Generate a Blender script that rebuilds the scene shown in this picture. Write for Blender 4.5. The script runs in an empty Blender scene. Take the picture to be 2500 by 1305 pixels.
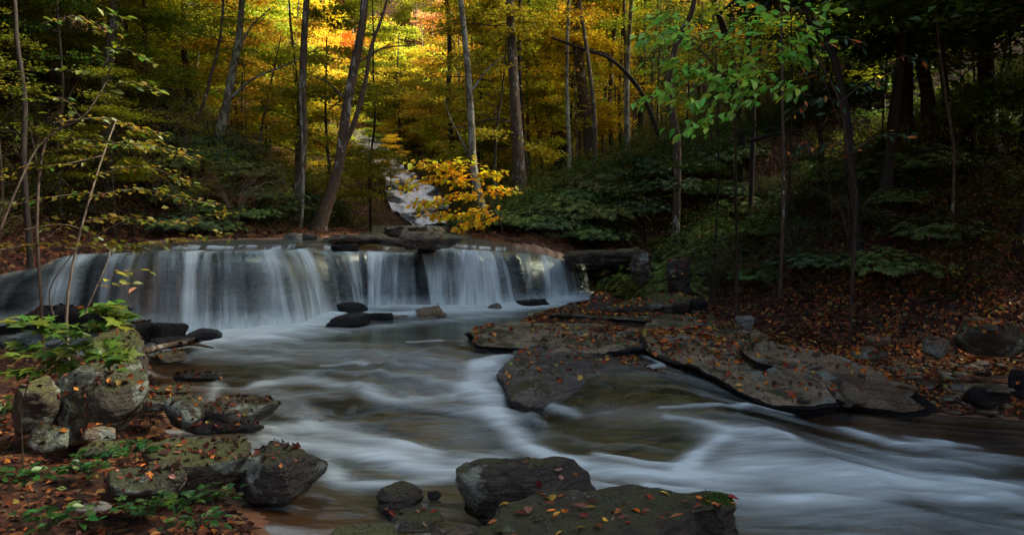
import bpy, math
import numpy as np
from mathutils import Vector
from mathutils.bvhtree import BVHTree

# ------------------------------------------------------------------ camera, sky, sun, exposure
sc = bpy.context.scene
COL = sc.collection
CAM_H, FPX, U0, V0, HOR = 2.4, 1667.0, 1250.0, 652.5, 515.0
PIT = math.atan((V0 - HOR) / FPX)
cam_d = bpy.data.cameras.new("camera"); cam = bpy.data.objects.new("camera", cam_d); COL.objects.link(cam)
cam_d.sensor_width = 36; cam_d.lens = 36 * FPX / 2500; cam_d.clip_start = 0.05; cam_d.clip_end = 600
cam.location = (0, 0, CAM_H); cam.rotation_euler = (math.pi / 2 - PIT, 0, 0); sc.camera = cam
W = bpy.data.worlds.new("World"); sc.world = W; W.use_nodes = True
SUN_EL, SUN_AZ = math.radians(42), math.radians(76)      # azimuth clockwise from +Y: beyond the right-hand ridge
nt = W.node_tree; bg = nt.nodes["Background"]; sky = nt.nodes.new("ShaderNodeTexSky")
sky.sky_type = 'NISHITA'; sky.sun_disc = False; sky.sun_elevation = SUN_EL; sky.sun_rotation = SUN_AZ
sky.air_density = 0.9; sky.dust_density = 3.0; sky.ozone_density = 0.35
nt.links.new(sky.outputs[0], bg.inputs[0]); bg.inputs[1].default_value = 0.10
sun_d = bpy.data.lights.new("sun", 'SUN'); sun = bpy.data.objects.new("sun", sun_d); COL.objects.link(sun)
sun_d.energy = 4.2; sun_d.angle = math.radians(18); sun_d.color = (1, .92, .78)
sv = Vector((math.sin(SUN_AZ) * math.cos(SUN_EL), math.cos(SUN_AZ) * math.cos(SUN_EL), math.sin(SUN_EL)))
sun.rotation_euler = (-sv).to_track_quat('-Z', 'Y').to_euler(); sun.location = (0, 0, 80)
sc.view_settings.view_transform = 'Standard'; sc.view_settings.look = 'None'; sc.view_settings.gamma = 1
sc.view_settings.use_curve_mapping = False; sc.view_settings.exposure = 2.5
sc.cycles.max_bounces = 6; sc.cycles.diffuse_bounces = 3; sc.cycles.glossy_bounces = 2
sc.cycles.transmission_bounces = 4; sc.cycles.transparent_max_bounces = 14; sc.cycles.use_denoising = True
sc.cycles.caustics_reflective = False; sc.cycles.caustics_refractive = False; sc.cycles.use_adaptive_sampling = True

# ------------------------------------------------------------------ helpers
CP, SP = math.cos(PIT), math.sin(PIT)
def ray(u, v):
    a = (np.asarray(u, float) - U0) / FPX; b = -(np.asarray(v, float) - V0) / FPX
    return a, CP + b * SP, -SP + b * CP
def PD(u, v, d):                     # the point seen at photo pixel (u, v) whose y is d
    x, y, z = ray(u, v); k = d / y; return np.array([x * k, y * k, CAM_H + z * k]).T
def PZ(u, v, zz):                    # ... whose height is zz
    x, y, z = ray(u, v); k = (zz - CAM_H) / z; return np.array([x * k, y * k, CAM_H + z * k]).T
def proj(p):
    p = np.atleast_2d(p); dz = p[:, 2] - CAM_H; fw = p[:, 1] * CP - dz * SP; up = p[:, 1] * SP + dz * CP
    return U0 + FPX * p[:, 0] / fw, V0 - FPX * up / fw
def sstep(a, b, x): t = np.clip((x - a) / (b - a), 0, 1); return t * t * (3 - 2 * t)
def _h(i, j, k, s):
    n = (i * 374761393 + j * 668265263 + k * 2147483647 % 1013904223 + s * 974634777) & 0xffffffff
    n = ((n ^ (n >> 13)) * 1274126177) & 0xffffffff; n = (n ^ (n >> 16)); n = (n * 2246822519) & 0xffffffff
    return ((n ^ (n >> 15)) & 0xffff) / 32767.5 - 1
def noise(x, y, z=0.0, s=0):
    x, y, z = np.broadcast_arrays(np.asarray(x, float), np.asarray(y, float), np.asarray(z, float))
    i, j, k = np.floor(x).astype(np.int64), np.floor(y).astype(np.int64), np.floor(z).astype(np.int64)
    fx, fy, fz = x - i, y - j, z - k
    w = lambda t: t * t * t * (t * (t * 6 - 15) + 10)
    fx, fy, fz = w(fx), w(fy), w(fz); r = 0
    for a in (0, 1):
        for b in (0, 1):
            for c in (0, 1):
                r = r + _h(i + a, j + b, k + c, s) * (fx if a else 1 - fx) * (fy if b else 1 - fy) * (fz if c else 1 - fz)
    return r
def fbm(x, y, z=0.0, o=4, s=0, g=.5):
    r, a, f = 0, 1, 1
    for q in range(o): r = r + a * noise(np.asarray(x) * f, np.asarray(y) * f, np.asarray(z) * f, s + q * 17); a *= g; f *= 2.03
    return r
def mesh(name, V, F, mat=None, smooth=False, attrs=None, uv=None):
    V = np.ascontiguousarray(V, np.float32); me = bpy.data.meshes.new(name)
    Fs = F if isinstance(F, (list, tuple)) else [F]; Fs = [np.asarray(f, np.int32) for f in Fs if len(f)]
    nf = sum(len(f) for f in Fs); nl = sum(f.size for f in Fs)
    me.vertices.add(len(V)); me.vertices.foreach_set("co", V.ravel())
    me.loops.add(nl); me.loops.foreach_set("vertex_index", np.concatenate([f.ravel() for f in Fs]))
    me.polygons.add(nf); ln = np.concatenate([np.full(len(f), f.shape[1], np.int32) for f in Fs])
    me.polygons.foreach_set("loop_start", np.concatenate([[0], np.cumsum(ln)[:-1]]).astype(np.int32))
    me.polygons.foreach_set("loop_total", ln)
    me.update(calc_edges=True)
    me.polygons.foreach_set("use_smooth", np.full(nf, smooth))
    for k, (dom, arr) in (attrs or {}).items():
        a = me.attributes.new(k, 'FLOAT', dom); a.data.foreach_set("value", np.ascontiguousarray(arr, np.float32))
    if uv is not None:
        l = me.uv_layers.new(name="uv"); idx = np.concatenate([f.ravel() for f in Fs]); l.data.foreach_set("uv", np.ascontiguousarray(uv[idx], np.float32).ravel())
    if mat: me.materials.append(mat)
    return me
def link(name, data, parent=None, loc=None, rot=None, scale=None, color=None, **props):
    o = bpy.data.objects.new(name, data); COL.objects.link(o)
    if parent: o.parent = parent
    if loc is not None: o.location = [float(c) for c in loc]
    if rot is not None: o.rotation_euler = [float(c) for c in rot]
    if scale is not None: o.scale = (scale,) * 3 if np.isscalar(scale) else scale
    if color is not None: o.color = (*color, 1)
    for k, v in props.items(): o[k] = v
    return o
def gridfaces(r, c, off=0):
    i = np.arange(r - 1)[:, None] * c + np.arange(c - 1)[None]; i = i.ravel() + off
    return np.stack([i, i + 1, i + c + 1, i + c], 1)
def catmull(P, n):
    P = np.asarray(P, float); t = np.linspace(0, len(P) - 1, n); i = np.clip(t.astype(int), 0, len(P) - 2); f = (t - i)[:, None]
    Q = np.vstack([2 * P[0] - P[1], P, 2 * P[-1] - P[-2]]); a, b, c, d = Q[i], Q[i + 1], Q[i + 2], Q[i + 3]
    return .5 * (2 * b + (c - a) * f + (2 * a - 5 * b + 4 * c - d) * f ** 2 + (3 * b - a - 3 * c + d) * f ** 3)
def tubes(paths, sides=6, bump=0.0, seed=0):   # paths: list of (Nx3 points, N radii) -> V, F (closed ends by taper)
    Vs, Fs, off = [], [], 0
    for q, (P, R) in enumerate(paths):
        P = np.asarray(P, float); R = np.asarray(R, float) * np.ones(len(P)); T = np.gradient(P, axis=0); T /= np.linalg.norm(T, axis=1)[:, None] + 1e-9
        ref = np.array([.13, 1, .05]) if abs(T[0][1]) < .9 else np.array([1, .1, 0.])
        A = np.cross(T, ref); A /= np.linalg.norm(A, axis=1)[:, None] + 1e-9; B = np.cross(T, A)
        th = np.arange(sides) / sides * 2 * np.pi
        rr = R[:, None] * np.ones(sides)
        if bump: rr = rr * (1 + bump * fbm(np.cos(th)[None] * 1.5 + q * 9, np.sin(th)[None] * 1.5, np.arange(len(P))[:, None] * .35, 3, seed))
        V = P[:, None] + rr[..., None] * (np.cos(th)[None, :, None] * A[:, None] + np.sin(th)[None, :, None] * B[:, None])
        Vs.append(V.reshape(-1, 3)); n = len(P)
        i = np.arange(n - 1)[:, None] * sides; j = np.arange(sides)[None]; k = (j + 1) % sides
        Fs.append(np.stack([i + j, i + k, i + sides + k, i + sides + j], -1).reshape(-1, 4) + off); off += n * sides
    return np.vstack(Vs), np.vstack(Fs)
def poly_sd(x, y, poly):            # signed distance to polygon, negative inside
    x = np.asarray(x, float); y = np.asarray(y, float); P = np.asarray(poly, float); d = np.full(x.shape, 1e9); ins = np.zeros(x.shape, bool)
    for a, b in zip(P, np.roll(P, -1, 0)):
        e = b - a; wx, wy = x - a[0], y - a[1]; t = np.clip((wx * e[0] + wy * e[1]) / (e @ e), 0, 1)
        d = np.minimum(d, (wx - t * e[0]) ** 2 + (wy - t * e[1]) ** 2)
        c = ((a[1] > y) != (b[1] > y)) & (x < (b[0] - a[0]) * (y - a[1]) / (b[1] - a[1] + 1e-12) + a[0]); ins ^= c
    return np.where(ins, -1, 1) * np.sqrt(d)
def line_d(x, y, P):                # distance to polyline and parameter
    d = np.full(np.shape(x), 1e9); par = np.zeros(np.shape(x))
    for i in range(len(P) - 1):
        a, b = np.asarray(P[i][:2], float), np.asarray(P[i + 1][:2], float); e = b - a; t = np.clip(((x - a[0]) * e[0] + (y - a[1]) * e[1]) / (e @ e), 0, 1)
        q = (x - a[0] - t * e[0]) ** 2 + (y - a[1] - t * e[1]) ** 2; m = q < d; d = np.where(m, q, d); par = np.where(m, i + t, par)
    return np.sqrt(d), par

# ------------------------------------------------------------------ materials
class NB:
    def __init__(s, name):
        s.m = bpy.data.materials.new(name); s.m.use_nodes = True; s.t = s.m.node_tree; s.t.nodes.clear()
        s.out = s.n("ShaderNodeOutputMaterial")
    def n(s, t, **k):
        o = s.t.nodes.new(t)
        for a, b in k.items(): setattr(o, a, b)
        return o
    def set(s, sock, v):
        if isinstance(v, bpy.types.NodeSocket): s.t.links.new(v, sock)
        elif v is not None:
            if sock.type == 'RGBA' and len(v) == 3: v = (*v, 1)
            sock.default_value = v
    def math(s, op, a, b=None, c=None, clamp=False):
        o = s.n("ShaderNodeMath", operation=op, use_clamp=clamp); s.set(o.inputs[0], a)
        if b is not None: s.set(o.inputs[1], b)
        if c is not None: s.set(o.inputs[2], c)
        return o.outputs[0]
    def mix(s, f, a, b, mode='MIX'):
        o = s.n("ShaderNodeMix", data_type='RGBA', blend_type=mode); s.set(o.inputs[0], f); s.set(o.inputs[6], a); s.set(o.inputs[7], b); return o.outputs[2]
    def noise(s, scale, det=4, rough=.55, vec=None, dist=0.0):
        o = s.n("ShaderNodeTexNoise"); s.set(o.inputs["Scale"], scale); s.set(o.inputs["Detail"], det); s.set(o.inputs["Roughness"], rough); s.set(o.inputs["Distortion"], dist)
        if vec is not None: s.set(o.inputs["Vector"], vec)
        return o.outputs[0]
    def ramp(s, f, stops, interp='LINEAR'):
        o = s.n("ShaderNodeValToRGB"); s.set(o.inputs[0], f); r = o.color_ramp; r.interpolation = interp
        while len(r.elements) < len(stops): r.elements.new(.5)
        for e, (p, c) in zip(r.elements, stops): e.position = p; e.color = (*c, 1) if len(c) == 3 else c
        return o.outputs[0]
    def rng(s, v, a, b, c=0.0, d=1.0, smooth=False):
        o = s.n("ShaderNodeMapRange"); o.interpolation_type = 'SMOOTHSTEP' if smooth else 'LINEAR'
        for i, q in enumerate((v, a, b, c, d)): s.set(o.inputs[i], q)
        return o.outputs[0]
    def obj(s): return s.n("ShaderNodeTexCoord").outputs["Object"]
    def geo(s): return s.n("ShaderNodeNewGeometry")
    def attr(s, name): return s.n("ShaderNodeAttribute", attribute_name=name).outputs["Fac"]
    def sep(s, v): return s.n("ShaderNodeSeparateXYZ"), s
    def xyz(s, v): o = s.n("ShaderNodeSeparateXYZ"); s.set(o.inputs[0], v); return o.outputs
    def map(s, v, scale=(1, 1, 1), rot=(0, 0, 0)):
        o = s.n("ShaderNodeMapping"); s.set(o.inputs[0], v); o.inputs["Scale"].default_value = scale; o.inputs["Rotation"].default_value = rot; return o.outputs[0]
    def bump(s, h, strength=.5, dist=.02): o = s.n("ShaderNodeBump"); s.set(o.inputs["Height"], h); o.inputs["Strength"].default_value = strength; o.inputs["Distance"].default_value = dist; return o.outputs[0]
    def pbr(s, col, rough, normal=None, spec=.5):
        o = s.n("ShaderNodeBsdfPrincipled"); s.set(o.inputs["Base Color"], col); s.set(o.inputs["Roughness"], rough); s.set(o.inputs["Specular IOR Level"], spec)
        if normal is not None: s.set(o.inputs["Normal"], normal)
        return o.outputs[0]
    def surf(s, sh): s.t.links.new(sh, s.out.inputs[0]); return s.m

def rock_mat(name, c1, c2, moss=.3, lichen=.15, wet=.35, mosscol=(.035, .04, .008), lichcol=(.30, .34, .25), strata=True, tone=1.0):
    b = NB(name); g = b.geo(); P = g.outputs["Position"]; nz = b.xyz(g.outputs["Normal"])[2]
    oi = b.n("ShaderNodeObjectInfo").outputs["Random"]
    big = b.noise(1.7, 5, .6, P); fine = b.noise(14, 6, .65, P); grain = b.noise(90, 3, .6, P)
    st = b.noise(1.0, 5, .6, b.map(P, (1.5, 1.5, 22)), .6)
    col = b.mix(b.rng(b.math('ADD', big, b.math('MULTIPLY', fine, .5)), .55, .95), c1, c2)
    col = b.mix(b.rng(st, .4, .62, 0, .55 if strata else .15), col, [c * .45 for c in c1])
    col = b.mix(b.rng(fine, .35, .7, 0, .5), col, b.mix(1.0, col, (.6, .55, .5), 'MULTIPLY'))
    col = b.mix(b.rng(oi, 0, 1, 0, .35), col, b.mix(1.0, col, (1.25, .95, .72), 'MULTIPLY'))
    lm = b.noise(2.1, 8, .62, P, .5); lf = b.rng(lm, .60 - lichen * .35, .64 - lichen * .35, 0, .9)
    lf = b.math('MULTIPLY', lf, b.rng(grain, .25, .45, .55, 1)) if lichen > 0 else 0.0
    if lichen > 0: col = b.mix(lf, col, b.mix(fine, lichcol, [c * .55 for c in lichcol]))
    if moss > .01:
        mn = b.math('ADD', b.noise(2.3, 6, .65, P), b.rng(nz, -.2, 1, -.35, .12))
        mf = b.rng(mn, .62 - moss * .4, .72 - moss * .4, 0, .95)
        col = b.mix(mf, col, b.mix(grain, [c * .5 for c in mosscol], [c * 1.6 for c in mosscol]))
    ck = b.n("ShaderNodeTexVoronoi", feature='DISTANCE_TO_EDGE'); wv = b.n("ShaderNodeVectorMath", operation='ADD'); b.set(wv.inputs[0], b.map(P, (1.3, 1.3, 5))); nn = b.n("ShaderNodeTexNoise"); b.set(nn.inputs["Vector"], P); nn.inputs["Scale"].default_value = 3; nn.inputs["Detail"].default_value = 5; b.set(wv.inputs[1], nn.outputs[1]); b.set(ck.inputs["Vector"], wv.outputs[0]); ck.inputs["Scale"].default_value = 1.6
    crack = b.rng(ck.outputs[0], .0, .028, .85, 0); crack = b.math('MULTIPLY', crack, b.rng(big, .45, .6)); col = b.mix(crack, col, (.008, .007, .006))
    sp = b.rng(b.noise(38, 4, .75, P), .40, .62, .68, 1.3); cs_ = b.n("ShaderNodeCombineXYZ"); [b.set(cs_.inputs[q_], sp) for q_ in range(3)]; col = b.mix(1.0, col, cs_.outputs[0], 'MULTIPLY')
    h = b.math('ADD', b.math('MULTIPLY', b.math('SUBTRACT', fine, b.math('MULTIPLY', crack, .5)), 1.4), b.math('ADD', b.math('MULTIPLY', grain, .35), b.math('MULTIPLY', st, .8)))
    r = b.rng(b.noise(4, 3, .5, P), .3, .7, .75 - wet, .95 - wet)
    if tone != 1.0: col = b.mix(1.0, col, (tone,) * 3, 'MULTIPLY')
    return b.surf(b.pbr(col, r, b.bump(h, 1.0, .06), .2 if name == 'rock_dark' else .5))
M = {}
M['rock_brown'] = rock_mat("rock_brown", (.065, .05, .032), (.15, .12, .08), .2, .10, .4)
M['rock_grey'] = rock_mat("rock_grey", (.15, .15, .13), (.32, .30, .25), .05, .10, .3)
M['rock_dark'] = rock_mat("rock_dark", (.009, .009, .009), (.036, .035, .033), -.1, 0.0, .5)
M['rock_lichen'] = rock_mat("rock_lichen", (.040, .035, .018), (.09, .075, .040), .50, .26, .15, (.045, .048, .010))
M['rock_moss'] = rock_mat("rock_moss", (.06, .05, .03), (.12, .10, .06), .55, .12, .15, (.07, .075, .012))
M['rock_slab'] = rock_mat("rock_slab", (.21, .165, .10), (.44, .35, .215), .10, .10, .42)
M['rock_tan'] = rock_mat("rock_tan", (.19, .145, .085), (.38, .30, .19), .10, .05, .4)
M['rock_wet'] = rock_mat('rock_wet', (.06, .062, .055), (.20, .195, .16), .02, 0.0, .62)
M['rock_front'] = rock_mat("rock_front", (.024, .019, .012), (.078, .060, .036), .27, .06, .3, (.038, .042, .010))
# wet bed rock of the river
b = NB("river_bed"); P = b.geo().outputs["Position"]
v = b.map(P, (1, 2.2, 1), (0, 0, .5)); n1 = b.noise(.55, 6, .62, v, .6); n2 = b.noise(5, 6, .6, v, .5)
col = b.ramp(n1, [(.30, (.06, .065, .055)), (.46, (.17, .165, .135)), (.58, (.20, .14, .07)), (.72, (.12, .065, .03))])
col = b.mix(b.rng(n2, .35, .65, 0, .75), col, b.mix(1.0, col, (.3, .3, .3), 'MULTIPLY'))
vo = b.n("ShaderNodeTexVoronoi", feature='DISTANCE_TO_EDGE'); b.set(vo.inputs["Vector"], b.math('ADD', 0, 0)) if 0 else b.set(vo.inputs["Vector"], b.map(P, (.5, .8, .5), (0, 0, .4))); vo.inputs["Scale"].default_value = 1.0
col = b.mix(b.rng(b.math('ADD', vo.outputs[0], b.math('MULTIPLY', b.math('SUBTRACT', n2, .5), .12)), 0, .04, .8, 0), col, (.012, .012, .012))
col = b.mix(b.math('MULTIPLY', b.attr('shore'), .85), col, b.mix(n2, (.24, .10, .035), (.10, .04, .018)))
M['bed'] = b.surf(b.pbr(col, .45, b.bump(n2, .6, .04)))
# forest floor
b = NB("forest_floor"); P = b.geo().outputs["Position"]
n1 = b.noise(.6, 5, .6, P); vo = b.n("ShaderNodeTexVoronoi"); b.set(vo.inputs["Vector"], P); vo.inputs["Scale"].default_value = 13
lf = b.ramp(b.xyz(vo.outputs["Color"])[0], [(0, (.018, .010, .007)), (.35, (.045, .018, .010)), (.6, (.09, .03, .014)), (.8, (.16, .06, .02)), (.95, (.22, .12, .04)), (1, (.05, .06, .015))], 'CONSTANT')
soil = b.mix(b.rng(b.noise(5, 4, .6, P), .35, .65), (.012, .008, .006), (.04, .022, .013))
col = b.mix(b.rng(b.noise(1.5, 4, .6, P), .35, .55, .15, .9), soil, lf)
M['floor'] = b.surf(b.pbr(col, .8, b.bump(b.math('ADD', vo.outputs[0], b.noise(30, 4, .6, P)), .8, .03), .12))
def bark_mat(name, c1, c2, lich=.0, lc=(.33, .34, .30)):
    b = NB(name); P = b.geo().outputs["Position"]; n1 = b.noise(1, 6, .7, b.map(P, (26, 26, 5)), .3); n2 = b.noise(3.0, 4, .6, P)
    col = b.mix(b.rng(n1, .35, .65), c1, c2); col = b.mix(b.rng(n2, .3, .7, 0, .5), col, b.mix(1.0, col, (.5, .5, .45), 'MULTIPLY'))
    if lich > 0: col = b.mix(b.rng(b.noise(5, 6, .7, b.map(P, (1, 1, .5)), .5), .60 - lich * .25, .66 - lich * .25, 0, .85), col, lc)
    oi = b.n("ShaderNodeObjectInfo").outputs["Random"]; col = b.mix(b.rng(oi, 0, 1, 0, .5), col, b.mix(1.0, col, (1.3, 1.1, .9), 'MULTIPLY'))
    return b.surf(b.pbr(col, .85, b.bump(n1, .9, .03), .3))
M['bark_dark'] = bark_mat("bark_dark", (.018, .014, .010), (.055, .042, .030))
M['bark_brown'] = bark_mat("bark_brown", (.05, .035, .02), (.13, .09, .055), .12)
M['bark_grey'] = bark_mat("bark_grey", (.042, .034, .020), (.11, .085, .050), .2, (.22, .22, .15))
M['bark_pale'] = bark_mat("bark_pale", (.07, .060, .038), (.18, .155, .10), .5, (.29, .29, .21))
M['twig'] = bark_mat("twig_bark", (.035, .024, .016), (.09, .065, .045))
M['twig_pale'] = bark_mat("twig_bark_pale", (.12, .09, .06), (.26, .20, .14))
def leaf_mat(name, var, trans=.5, gloss=.08, grough=.4, ramp=None):
    b = NB(name); r = b.attr("rnd"); oc = b.n("ShaderNodeObjectInfo"); c = oc.outputs["Color"]
    if ramp: col = b.ramp(r, ramp, 'CONSTANT'); col = b.mix(.25, col, b.mix(1.0, col, b.n("ShaderNodeTexNoise").outputs[1], 'MULTIPLY'))
    else:
        r2 = b.math('FRACT', b.math('MULTIPLY', r, 7.31)); hs = b.n("ShaderNodeHueSaturation")
        b.set(hs.inputs["Hue"], b.rng(r, 0, 1, .5 - var * .5, .5 + var * .35)); b.set(hs.inputs["Value"], b.rng(r2, 0, 1, .55, 1.45)); b.set(hs.inputs["Color"], c); col = hs.outputs[0]
    d = b.n("ShaderNodeBsdfDiffuse"); b.set(d.inputs[0], col); t = b.n("ShaderNodeBsdfTranslucent"); b.set(t.inputs[0], b.mix(.6, col, b.mix(1.0, col, (1.12, 1.12, .5), 'MULTIPLY')))
    m = b.n("ShaderNodeMixShader"); m.inputs[0].default_value = trans; b.t.links.new(d.outputs[0], m.inputs[1]); b.t.links.new(t.outputs[0], m.inputs[2])
    gl = b.n("ShaderNodeBsdfGlossy"); gl.inputs["Roughness"].default_value = grough; gl.inputs[0].default_value = (.62, .72, .55, 1)
    m2 = b.n("ShaderNodeMixShader"); b.set(m2.inputs[0], gloss); b.t.links.new(m.outputs[0], m2.inputs[1]); b.t.links.new(gl.outputs[0], m2.inputs[2])
    return b.surf(m2.outputs[0])
M['leaf'] = leaf_mat("leaf", .09, .58, .03)
M['leaf_evergreen'] = leaf_mat("leaf_evergreen", .06, .18, .04, .45)
M['leaf_fallen'] = leaf_mat("leaf_fallen", .015, .1, .04, .4)
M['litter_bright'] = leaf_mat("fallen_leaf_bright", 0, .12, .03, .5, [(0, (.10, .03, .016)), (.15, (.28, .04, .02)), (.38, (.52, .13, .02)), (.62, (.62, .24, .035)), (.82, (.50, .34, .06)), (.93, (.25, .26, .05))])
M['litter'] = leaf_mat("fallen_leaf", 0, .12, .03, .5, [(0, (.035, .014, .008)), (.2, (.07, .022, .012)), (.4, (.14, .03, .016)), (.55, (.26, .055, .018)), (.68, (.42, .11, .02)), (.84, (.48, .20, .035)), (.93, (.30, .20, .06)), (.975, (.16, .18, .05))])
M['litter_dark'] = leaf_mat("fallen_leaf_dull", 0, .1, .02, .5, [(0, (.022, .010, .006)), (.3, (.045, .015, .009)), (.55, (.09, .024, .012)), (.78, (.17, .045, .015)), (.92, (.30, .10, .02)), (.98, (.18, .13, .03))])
# flowing water: clear dark film with gloss, silky foam where the water is broken
def water_mat(name, kind):
    b = NB(name); P = b.geo().outputs["Position"]; f = b.attr("foam")
    if kind == 'river':
        v = b.map(P, (.6, 4.5, 1), (0, 0, .42)); n1 = b.noise(1.0, 5, .5, v, .5); n2 = b.noise(3.2, 4, .5, v, .4)
        f = b.math('ADD', f, b.math('MULTIPLY', b.rng(n2, .5, .8), b.rng(f, 0, .3, .05, .12)))
        f = b.math('MULTIPLY', f, b.rng(b.math('ADD', n1, b.math('MULTIPLY', n2, .6)), .55, 1.05, .68, 1.15))
        f = b.math('MINIMUM', f, .93); rough, h = .16, b.math('ADD', n1, b.math('MULTIPLY', n2, .3))
        nor = b.bump(h, .22, .08); tint = (.66, .62, .50)
    else:
        uvn = b.n("ShaderNodeUVMap"); uvn.uv_map = "uv"; v = b.map(uvn.outputs[0], (150, 1.2, 1)); n1 = b.noise(1.0, 4, .6, v, .15)
        v2 = b.map(uvn.outputs[0], (520, 2.5, 1)); n2 = b.noise(1.0, 3, .6, v2, .1)
        f = b.math('MULTIPLY', f, b.rng(b.math('ADD', b.math('MULTIPLY', n1, .7), b.math('MULTIPLY', n2, .45)), .36, .78, .42, 1.4), clamp=True)
        f = b.math('MINIMUM', f, .93); nor = b.bump(n1, .3, .04); rough, tint = .3, (.92, .94, .94)
    tr = b.n("ShaderNodeBsdfTransparent"); b.set(tr.inputs[0], tint); gl = b.n("ShaderNodeBsdfGlossy"); gl.inputs["Roughness"].default_value = rough; b.set(gl.inputs["Normal"], nor)
    gl.inputs[0].default_value = (.82, .92, .82, 1)
    fr = b.n("ShaderNodeFresnel"); fr.inputs[0].default_value = 1.33; b.set(fr.inputs["Normal"], nor)
    m = b.n("ShaderNodeMixShader"); b.set(m.inputs[0], b.math('MULTIPLY', fr.outputs[0], 1.0 if kind == 'river' else .15, clamp=True)); b.t.links.new(tr.outputs[0], m.inputs[1]); b.t.links.new(gl.outputs[0], m.inputs[2])
    di = b.n("ShaderNodeBsdfDiffuse"); b.set(di.inputs[0], (.76, .86, .81)); tl = b.n("ShaderNodeBsdfTranslucent"); b.set(tl.inputs[0], (.76, .86, .81))
    fm = b.n("ShaderNodeMixShader"); fm.inputs[0].default_value = .3; b.t.links.new(di.outputs[0], fm.inputs[1]); b.t.links.new(tl.outputs[0], fm.inputs[2])
    mm = b.n("ShaderNodeMixShader"); b.set(mm.inputs[0], f); b.t.links.new(m.outputs[0], mm.inputs[1]); b.t.links.new(fm.outputs[0], mm.inputs[2])
    return b.surf(mm.outputs[0])
M['water'] = water_mat("river_water", 'river'); M['falls'] = water_mat("falling_water", 'falls')
b = NB("cascade_water"); f = b.attr("foam"); P = b.geo().outputs["Position"]
M['cascade'] = b.surf(b.pbr(b.mix(f, (.03, .03, .028), (.88, .90, .90)), .5, b.bump(b.noise(6, 4, .6, P), .5, .1)))

# ------------------------------------------------------------------ the lie of the land
LIP = np.array([(-400, 690, 14.4), (-60, 690, 14.4), (60, 665, 14.6), (180, 625, 15.0), (300, 618, 15.1), (450, 614, 14.9), (600, 613, 14.9), (690, 613, 15.3), (735, 613, 16.2), (860, 615, 17.2),
                (950, 615, 17.5), (1060, 613, 17.6), (1140, 613, 17.6), (1200, 614, 18.0), (1300, 620, 18.5), (1370, 632, 19.4), (1425, 645, 20.6)])
BASE = np.array([(-400, 800), (-120, 790), (10, 778), (150, 776), (270, 782), (455, 802), (600, 806), (745, 790), (795, 770), (885, 752), (935, 748), (1080, 750), (1130, 752), (1245, 744), (1312, 737), (1392, 726), (1445, 714)])
LIPW = PD(LIP[:, 0], LIP[:, 1], LIP[:, 2]); BASEW = PZ(BASE[:, 0], BASE[:, 1], 0.02)
BASEW[:5, 1] = np.minimum(BASEW[:5, 1], LIPW[:5, 1] - .45); BASEW[:5, 0] = BASEW[:5, 0]
RIVER = [(-1.0, -6), (-1.3, 3.5), (-1.9, 5.6), (-2.6, 6.4), (-3.7, 7.8), (-4.8, 9.4), (-6.4, 12), (-9, 13.2), (-11.6, 13.9), (-12.3, 15.0), (-11.6, 16.4), (-9.8, 18.4), (-7, 20.2), (-5.2, 21.6), (-5.4, 25), (-6.6, 32), (-7.4, 40), (-9, 44), (-4.6, 44), (-3.8, 38),
         (-3.2, 32), (-2.4, 25.5), (-1.3, 21.4), (0, 20.0), (1.4, 20.4), (2.9, 21.6), (3.0, 20), (2.3, 19), (.5, 15.6), (-.6, 13.2), (2.3, 11.9), (3.7, 9.9), (6.9, 9.1), (10, 6), (14, -6)]
VALLEY = [(-7, -40), (-6.5, 2), (-6.5, 8), (-9, 11.8), (-12.3, 13), (-13.2, 15), (-12.5, 17), (-10.5, 19.2), (-7.5, 20.9), (-6.2, 22.5), (-6.4, 26), (-7.4, 32), (-8.0, 40), (-6, 45), (-3.2, 40), (-2.4, 32), (-1.2, 25.5), (-.1, 21.6), (2.2, 21.8), (3.8, 20.2), (4.1, 19), (4.4, 16.5), (4.9, 14.2), (6.7, 12.9), (8.8, 11.6), (10.3, 9), (13, 4), (17, -40)]
CASC = np.array([tuple(PD(u, v, d)) + (w / FPX * d,) for u, v, d, w in [(1058, 560, 37, 50), (1045, 542, 38, 60), (1030, 515, 39, 100), (1012, 485, 41, 92), (990, 452, 43, 66), (960, 425, 46, 48), (935, 400, 49.5, 45), (900, 360, 53, 55), (862, 335, 57, 60), (825, 318, 61, 60), (790, 300, 66, 50)]])
def level(x, y):                    # river surface
    lo = -.45 * sstep(0, 1, np.maximum((11.2 - (y + .5 * x)) / 3.8, (x - 1.9) / 2.6))
    return lo
def lipline(x): return np.interp(x, LIPW[:, 0], LIPW[:, 1])
def behind(x, y):                   # 0 below the falls, 1 above them
    far = y - lipline(np.minimum(x, LIPW[-1, 0])) - np.maximum(x - LIPW[-1, 0], 0) * .5
    return sstep(.25, .8, far)
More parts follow.
